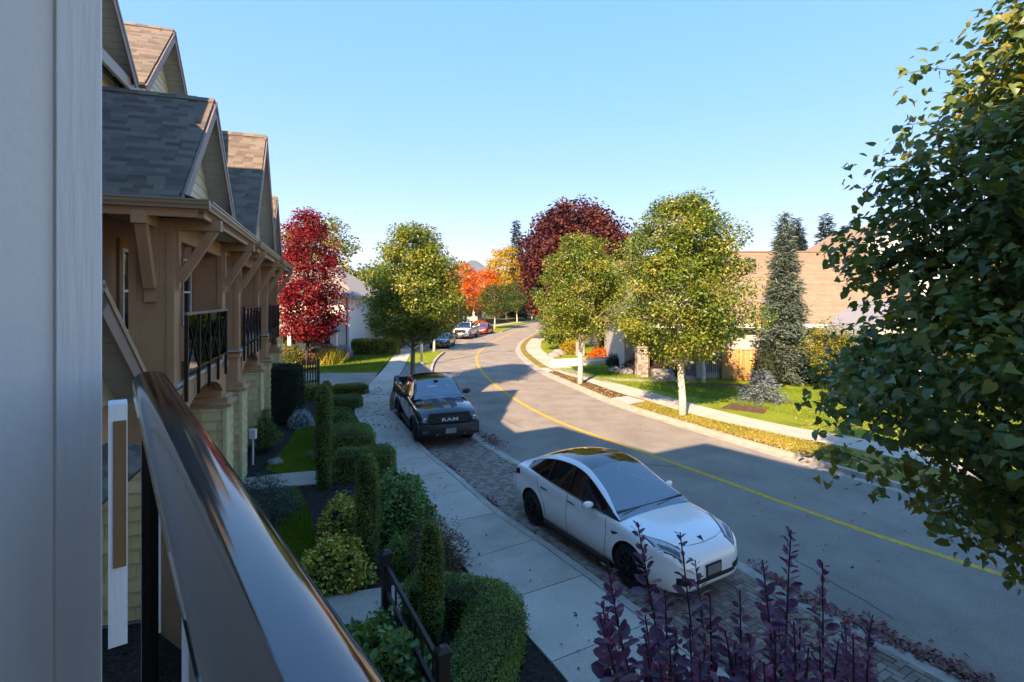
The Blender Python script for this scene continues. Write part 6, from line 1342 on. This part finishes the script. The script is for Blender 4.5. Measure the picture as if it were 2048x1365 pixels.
r2 = MB(); r2.ext([(7.4, 48.4, 3.3), (18.6, 48.4, 3.3), (15.5, 54.5, 8.6), (10.5, 54.5, 8.6)], (0, 0, -.15)); r2.ext([(7.4, 48.4, 3.3), (10.5, 54.5, 8.6), (7.4, 60.6, 3.3)], (0, 0, -.149)); r2.ext([(18.6, 48.4, 3.3), (15.5, 54.5, 8.6), (18.6, 60.6, 3.3)], (0, 0, -.148)); r2o = r2.build('roof', M_tile, hb); courses(r2o, (7.4, 48.4, 3.3), (18.6, 48.4, 3.3), (15.5, 54.5, 8.6), (10.5, 54.5, 8.6), 22, M_tile)
front_window(hb, 10, 12, 49, 1, 2.6)
# pale tall house at the back on the right
h3 = thing('house', 'pale two-storey house on the rise behind the long brown roof', 'house', (0, 0, .1)); MB().bx(35, 50, 58, 68, 0, 8.6).build('wall', M_wsid, h3)
r3 = MB(); r3.ext([(33.6, 57.2, 8.0), (33.6, 69, 8.0), (42.5, 69, 13.4), (42.5, 57.2, 13.4)], (0, 0, -.2)); r3.ext([(51.4, 57.2, 8.0), (51.4, 69, 8.0), (42.5, 69, 13.4), (42.5, 57.2, 13.4)], (0, 0, -.201)); r3.build('roof', M_tile, h3)
MB().ext([(34.6, 57.6, 8.3), (50.4, 57.6, 8.3), (42.5, 57.6, 13.1)], (0, .3, 0)).build('gable_wall', M_wsid, h3); front_window(h3, 40, 44, 58, 5.5, 7.5)
# boulders by the steps and at the bend
rgk = random.Random(6)
for k, (x, y, s_, lab) in enumerate(((7.3, 32.9, .5, 'grey boulder left of the porch steps'.replace('left of', 'beside')), (6.7, 33.9, .38, 'smaller boulder between fence and porch steps'), (3.4, 42.6, .5, 'pale rock at the bend before the low tree'), (3.9, 44.2, .6, 'larger pale rock beside the low bushy tree'), (10.2, 30.3, .35, 'rock under the multi-stemmed tree'))):
    bm = bmesh.new(); bmesh.ops.create_icosphere(bm, subdivisions=2, radius=s_); me = bpy.data.meshes.new('boulder')
    for v in bm.verts: v.co = Vector((v.co.x * 1.2, v.co.y, v.co.z * .7)) * (1 + .14 * math.sin(v.co.x * 9 / s_ * .5 + k) * math.cos(v.co.y * 7 / s_ * .5))
    bm.to_mesh(me); bm.free(); me.materials.append(M_rock); tag(link('boulder', me, loc=(x, y, .15), smooth=True), lab, 'rock', 'garden boulders')
# mulch bed, pebble bands, walkways, lawn panel on the far side
M_peb = pm('pebbles', [(.25, .23, .2), (.42, .4, .36), (.55, .53, .49)], .9, nscale=18, detail=2, bump=1, bscale=30)
slab('mulch_bed', [(2.25, 33.6), (2.75, 33.9), (3.9, 30.9), (5.55, 25.3), (4.5, 24.7), (3.4, 29.2)], .125, M_soil); slab('pebble_bed', [(5.56, 25.25), (6.1, 24.0), (5.15, 23.3), (4.52, 24.65)], .126, M_peb); slab('pebble_bed', [(2.24, 33.65), (2.74, 33.95), (2.35, 35.6), (1.8, 35.5)], .126, M_peb)
litter('fallen_leaves', scatter([(2.3, 33.6), (3.9, 30.9), (5.5, 25.3), (4.5, 24.7), (3.4, 29.2)], 420, np.random.default_rng(4)), L_lity, 75, .08, .135)
slab('front_path', [(5.4, 31.2), (8.3, 30.4), (9.4, 30.3), (9.4, 29.7), (8.2, 29.6), (5.8, 30.0)], .13, M_conc2); slab('front_path', [(3.6, 39.0), (8.5, 40.2), (8.5, 40.9), (3.4, 39.7)], .13, M_conc2)
slab('mulch_bed', [(8.6, 29.6), (13.5, 28.6), (13.4, 27.4), (11, 27.3), (9.0, 28.2)], .128, M_soil)
slab('cover_plate', [(8.9, 22.4), (10.2, 21.3), (11.1, 22.6), (9.9, 23.6)], .135, M_soil)
# ------------------------------------------------------------------ white house on the left
WH = thing('house', 'white board-and-batten house behind the crimson maple', 'house', (0, 0, .1)); MB().bx(-28, -13.3, 43, 55, 0, 5.1).build('wall', M_wsid, WH)
for x in np.arange(-20, -13.3, .4): MB().bx(x - .025, x + .025, 42.97, 43.0, 2.6, 5.05).build('batten', M_wsid, WH)
lc = MB().bx(-20, -13.3, 42.985, 43, 0, .02).build('front_cladding', M_wsid, WH); siding(lc, (-20, 43), (-13.3, 43), .1, 2.4, (0, -1), M_wsid)
rl_ = MB(); rl_.ext([(-28.7, 42.3, 4.95), (-12.6, 42.3, 4.95), (-17.5, 49, 8.2), (-23.8, 49, 8.2)], (0, 0, -.2)); rl_.ext([(-12.6, 42.3, 4.95), (-12.6, 55.7, 4.95), (-17.5, 49, 8.2)], (0, 0, -.199)); rl_.ext([(-28.7, 42.3, 4.95), (-23.8, 49, 8.2), (-28.7, 55.7, 4.95)], (0, 0, -.198)); rlo_ = rl_.build('roof', M_lroof, WH)
courses(rlo_, (-28.7, 42.3, 4.95), (-12.6, 42.3, 4.95), (-17.5, 49, 8.2), (-23.8, 49, 8.2), 16, M_lroof); fs_ = MB(); fs_.bx(-28.7, -12.6, 42.2, 42.29, 4.75, 4.97); fs_.build('fascia', M_foot, WH)
pf = MB(); pf.ext([(-24, 39.0, 2.35), (-12.9, 39.0, 2.35), (-14.2, 43, 3.5), (-24, 43, 3.5)], (0, 0, -.12)); pfo = pf.build('porch_roof', M_lroof, WH); courses(pfo, (-24, 39.0, 2.35), (-12.9, 39.0, 2.35), (-14.2, 43, 3.5), (-24, 43, 3.5), 10, M_lroof)
pb_ = MB(); pb_.bx(-24, -13.0, 39.1, 39.25, 2.1, 2.33); pb_.build('porch_beam', M_wsid, WH)
for x in (-22.5, -19.5, -16.6, -14.9, -13.2): MB().bx(x - .13, x + .13, 39.1, 39.36, 0, 2.1).build('porch_column', M_wsid, WH)
MB().tube([(-13.5, 42.9, .1), (-13.5, 42.9, 4.9)], .05, 6).build('downpipe', M_black, WH)
for x in (-18.8, -16): front_window(WH, x, x + 1.2, 43, .9, 2.2)
# brick garden wall with stone caps in front of it
bw = thing('brick_wall', 'stepped brick garden wall with pale sloping cap below the white house', 'wall', (0, 0, .1))
def brick_block(x0, x1, y, z0, z1, dep=.4):
    b = MB().bx(x0, x1, y, y + dep, z0, z1).build('brick_panel', M_rbrick, bw); z = z0 + .01; k = 0
    while z < z1 - .06:
        x = x0 - (.15 if k % 2 else 0)
        while x < x1 - .02:
            a0, a1 = max(x, x0) + .008, min(x + .3, x1) - .008
            if a1 - a0 > .04: MB().bx(a0, a1, y - .018, y + .01, z, z + .10).build('brick', M_rbrick, b)
            x += .3
        z += .115; k += 1
brick_block(-16.4, -15.5, 37.4, 0, 1.25); brick_block(-19.5, -16.42, 37.5, 0, .6); brick_block(-15.48, -13.0, 38.0, 0, .75); brick_block(-13.6, -12.8, 37.7, .0, 1.15); brick_block(-14.9, -14.2, 38.6, 0, 1.5)
for x0, x1, y, z in ((-16.5, -15.4, 37.35, 1.25), (-13.7, -12.7, 37.65, 1.15), (-15.0, -14.1, 38.55, 1.5)): MB().bx(x0, x1, y, y + .55, z, z + .09).build('wall_cap', M_dkw, bw)
MB().ext([(-15.45, 37.9, .78), (-14.3, 37.9, 1.15), (-13.65, 37.9, 1.12), (-13.65, 37.9, 1.2), (-14.3, 37.9, 1.24), (-15.45, 37.9, .86)], (0, .5, 0)).build('wall_cap', M_foot, bw)
# picket gate in the garden
gt = thing('picket_gate', 'dark arched picket gate at the garden end', 'gate', (-11.1, 27.0, .1), math.atan2(.9, .75))
for i in range(8):
    x = .05 + i * .145; hh = 1.15 + .38 * math.sin(math.pi * (i + .5) / 8 * .5 + .8) - .0; MB().bx(x - .03, x + .03, -.015, .015, .08, hh).build('picket', M_dkw, gt)
for z in (.3, .95): MB().bx(0, 1.15, .016, .05, z, z + .09).build('rail', M_dkw, gt)
MB().bx(1.16, 1.28, -.06, .06, 0, 1.5).build('post', M_dkw, gt); MB().bx(-.12, 0, -.06, .06, 0, 1.35).build('post', M_dkw, gt)
# brown garden fence below the balcony
gf = thing('garden_fence', 'dark brown post-and-rail garden fence between path and box hedge', 'fence', (-1.81, 7.56, .1), math.atan2(-2.1, 1.09)); Lf = math.hypot(2.1, 1.09)
for x in (0, Lf):
    po = MB().bx(x - .06, x + .06, -.06, .06, -.05, 1.0).build('post', M_dkw, gf); MB().rings([[(x - .075, -.075, 1.0), (x + .075, -.075, 1.0), (x + .075, .075, 1.0), (x - .075, .075, 1.0)], [(x - .075, -.075, 1.05), (x + .075, -.075, 1.05), (x + .075, .075, 1.05), (x - .075, .075, 1.05)], [(x - .03, -.03, 1.09), (x + .03, -.03, 1.09), (x + .03, .03, 1.09), (x - .03, .03, 1.09)]]).build('post_cap', M_dkw, po)
for z in (.82, .45): MB().bx(.06, Lf - .06, -.022, .022, z, z + .07).build('rail', M_dkw, gf)
for k in range(1, 6): MB().bx(Lf * k / 6 - .02, Lf * k / 6 + .02, .023, .045, .12, .80).build('picket', M_dkw, gf)
# street lamp
lp = thing('street_lamp', 'tall grey street lamp on the grass verge behind the pickup', 'street lamp', (-6.44, 37.3, .1)); M_galv = pm('galvanised_steel', [(.30, .31, .33), (.40, .41, .43)], .45, metal=.7, nscale=6)
MB().lathe([(.26, -.1), (.26, .12), (.22, .16), (.22, .22)], 16).build('footing', M_foot, lp); MB().tube([(0, 0, .2), (0, 0, 4), (0, 0, 7.0)], [.085, .07, .05], 10).build('pole', M_galv, lp, smooth=True)
MB().tube([(0, 0, 6.85), (.5, -.05, 7.2), (1.4, -.1, 7.3)], [.04, .035, .03], 8).build('arm', M_galv, lp, smooth=True); MB().rings([[(1.3, -.2, 7.26), (1.3, .0, 7.26), (1.3, .0, 7.35), (1.3, -.2, 7.35)], [(1.5, -.26, 7.23), (1.5, .06, 7.23), (1.5, .06, 7.37), (1.5, -.26, 7.37)], [(1.95, -.22, 7.25), (1.95, .02, 7.25), (1.95, .02, 7.33), (1.95, -.22, 7.33)]]).build('lamp_head', M_galv, lp)
tag(MB().lathe([(.06, 0), (.06, 1.0), (.03, 1.06)], 10).build('bollard', M_white), 'white bollard on the verge beside the lamp', 'bollard').location = (-7.6, 44.4, .1)
# far houses on the left of the street
for k, (x, y, lab) in enumerate(((-14.5, 92, 'grey house with white porch columns behind the orange maples'), (-12, 112, 'farther grey house past the brightest maple'))):
    h_ = thing('house', lab, 'house', (x, y, .1)); MB().bx(-6, 5, 0, 10, 0, 3.2).build('wall', M_gsid, h_); rr2 = MB(); rr2.ext([(-6.5, -2.6, 2.9), (5.5, -2.6, 2.9), (5.5, 5, 6.2), (-6.5, 5, 6.2)], (0, 0, -.2)); rr2.ext([(-6.5, 10.6, 2.9), (5.5, 10.6, 2.9), (5.5, 5, 6.2), (-6.5, 5, 6.2)], (0, 0, -.199)); rr2.build('roof', M_lroof, h_)
    for xx in (-4, -1.4, 1.2, 4): MB().bx(xx - .2, xx + .2, -2.3, -1.9, 0, 2.75).build('porch_column', M_wsid, h_)
# mountains on the horizon
rng = np.random.default_rng(2); nx, ny = 160, 8; xs = np.linspace(-4200, 4200, nx); top = 190 + 70 * np.sin(xs / 700 + .6) + 55 * np.sin(xs / 310 + 2) + 30 * np.sin(xs / 140) + 14 * np.sin(xs / 60 + 1)
top = np.clip(top + 120 * np.exp(-((xs + 480) / 420) ** 2) + 60 * np.exp(-((xs + 1350) / 350) ** 2), 60, 420); V_ = []
for j in range(ny + 1):
    f = j / ny; prof_ = 1 - abs(2 * f - 1) ** 1.2
    for i in range(nx): V_.append((xs[i], 4300 + f * 1500 + 60 * math.sin(i * .9), -5 + top[i] * prof_ * (1 + .12 * math.sin(i * .7 + j * 1.9))))
MB().add(V_, [(j * nx + i, j * nx + i + 1, (j + 1) * nx + i + 1, (j + 1) * nx + i) for j in range(ny) for i in range(nx - 1)]).build('mountains', pm('forest_mountain', [(.03, .05, .03), (.06, .08, .05)], .95, nscale=.004, detail=8), kind='structure', smooth=True)
# the air between here and the mountains
hz, ht, ho = nodes('haze'); pv = ht.nodes.new("ShaderNodeVolumePrincipled"); pv.inputs['Color'].default_value = (.75, .86, 1, 1); pv.inputs['Density'].default_value = .00011; pv.inputs['Anisotropy'].default_value = .2; ht.links.new(pv.outputs[0], ho.inputs['Volume'])
MB().bx(-4600, 4600, -700, 6600, -6.5, 430).build('haze', hz, kind='stuff')
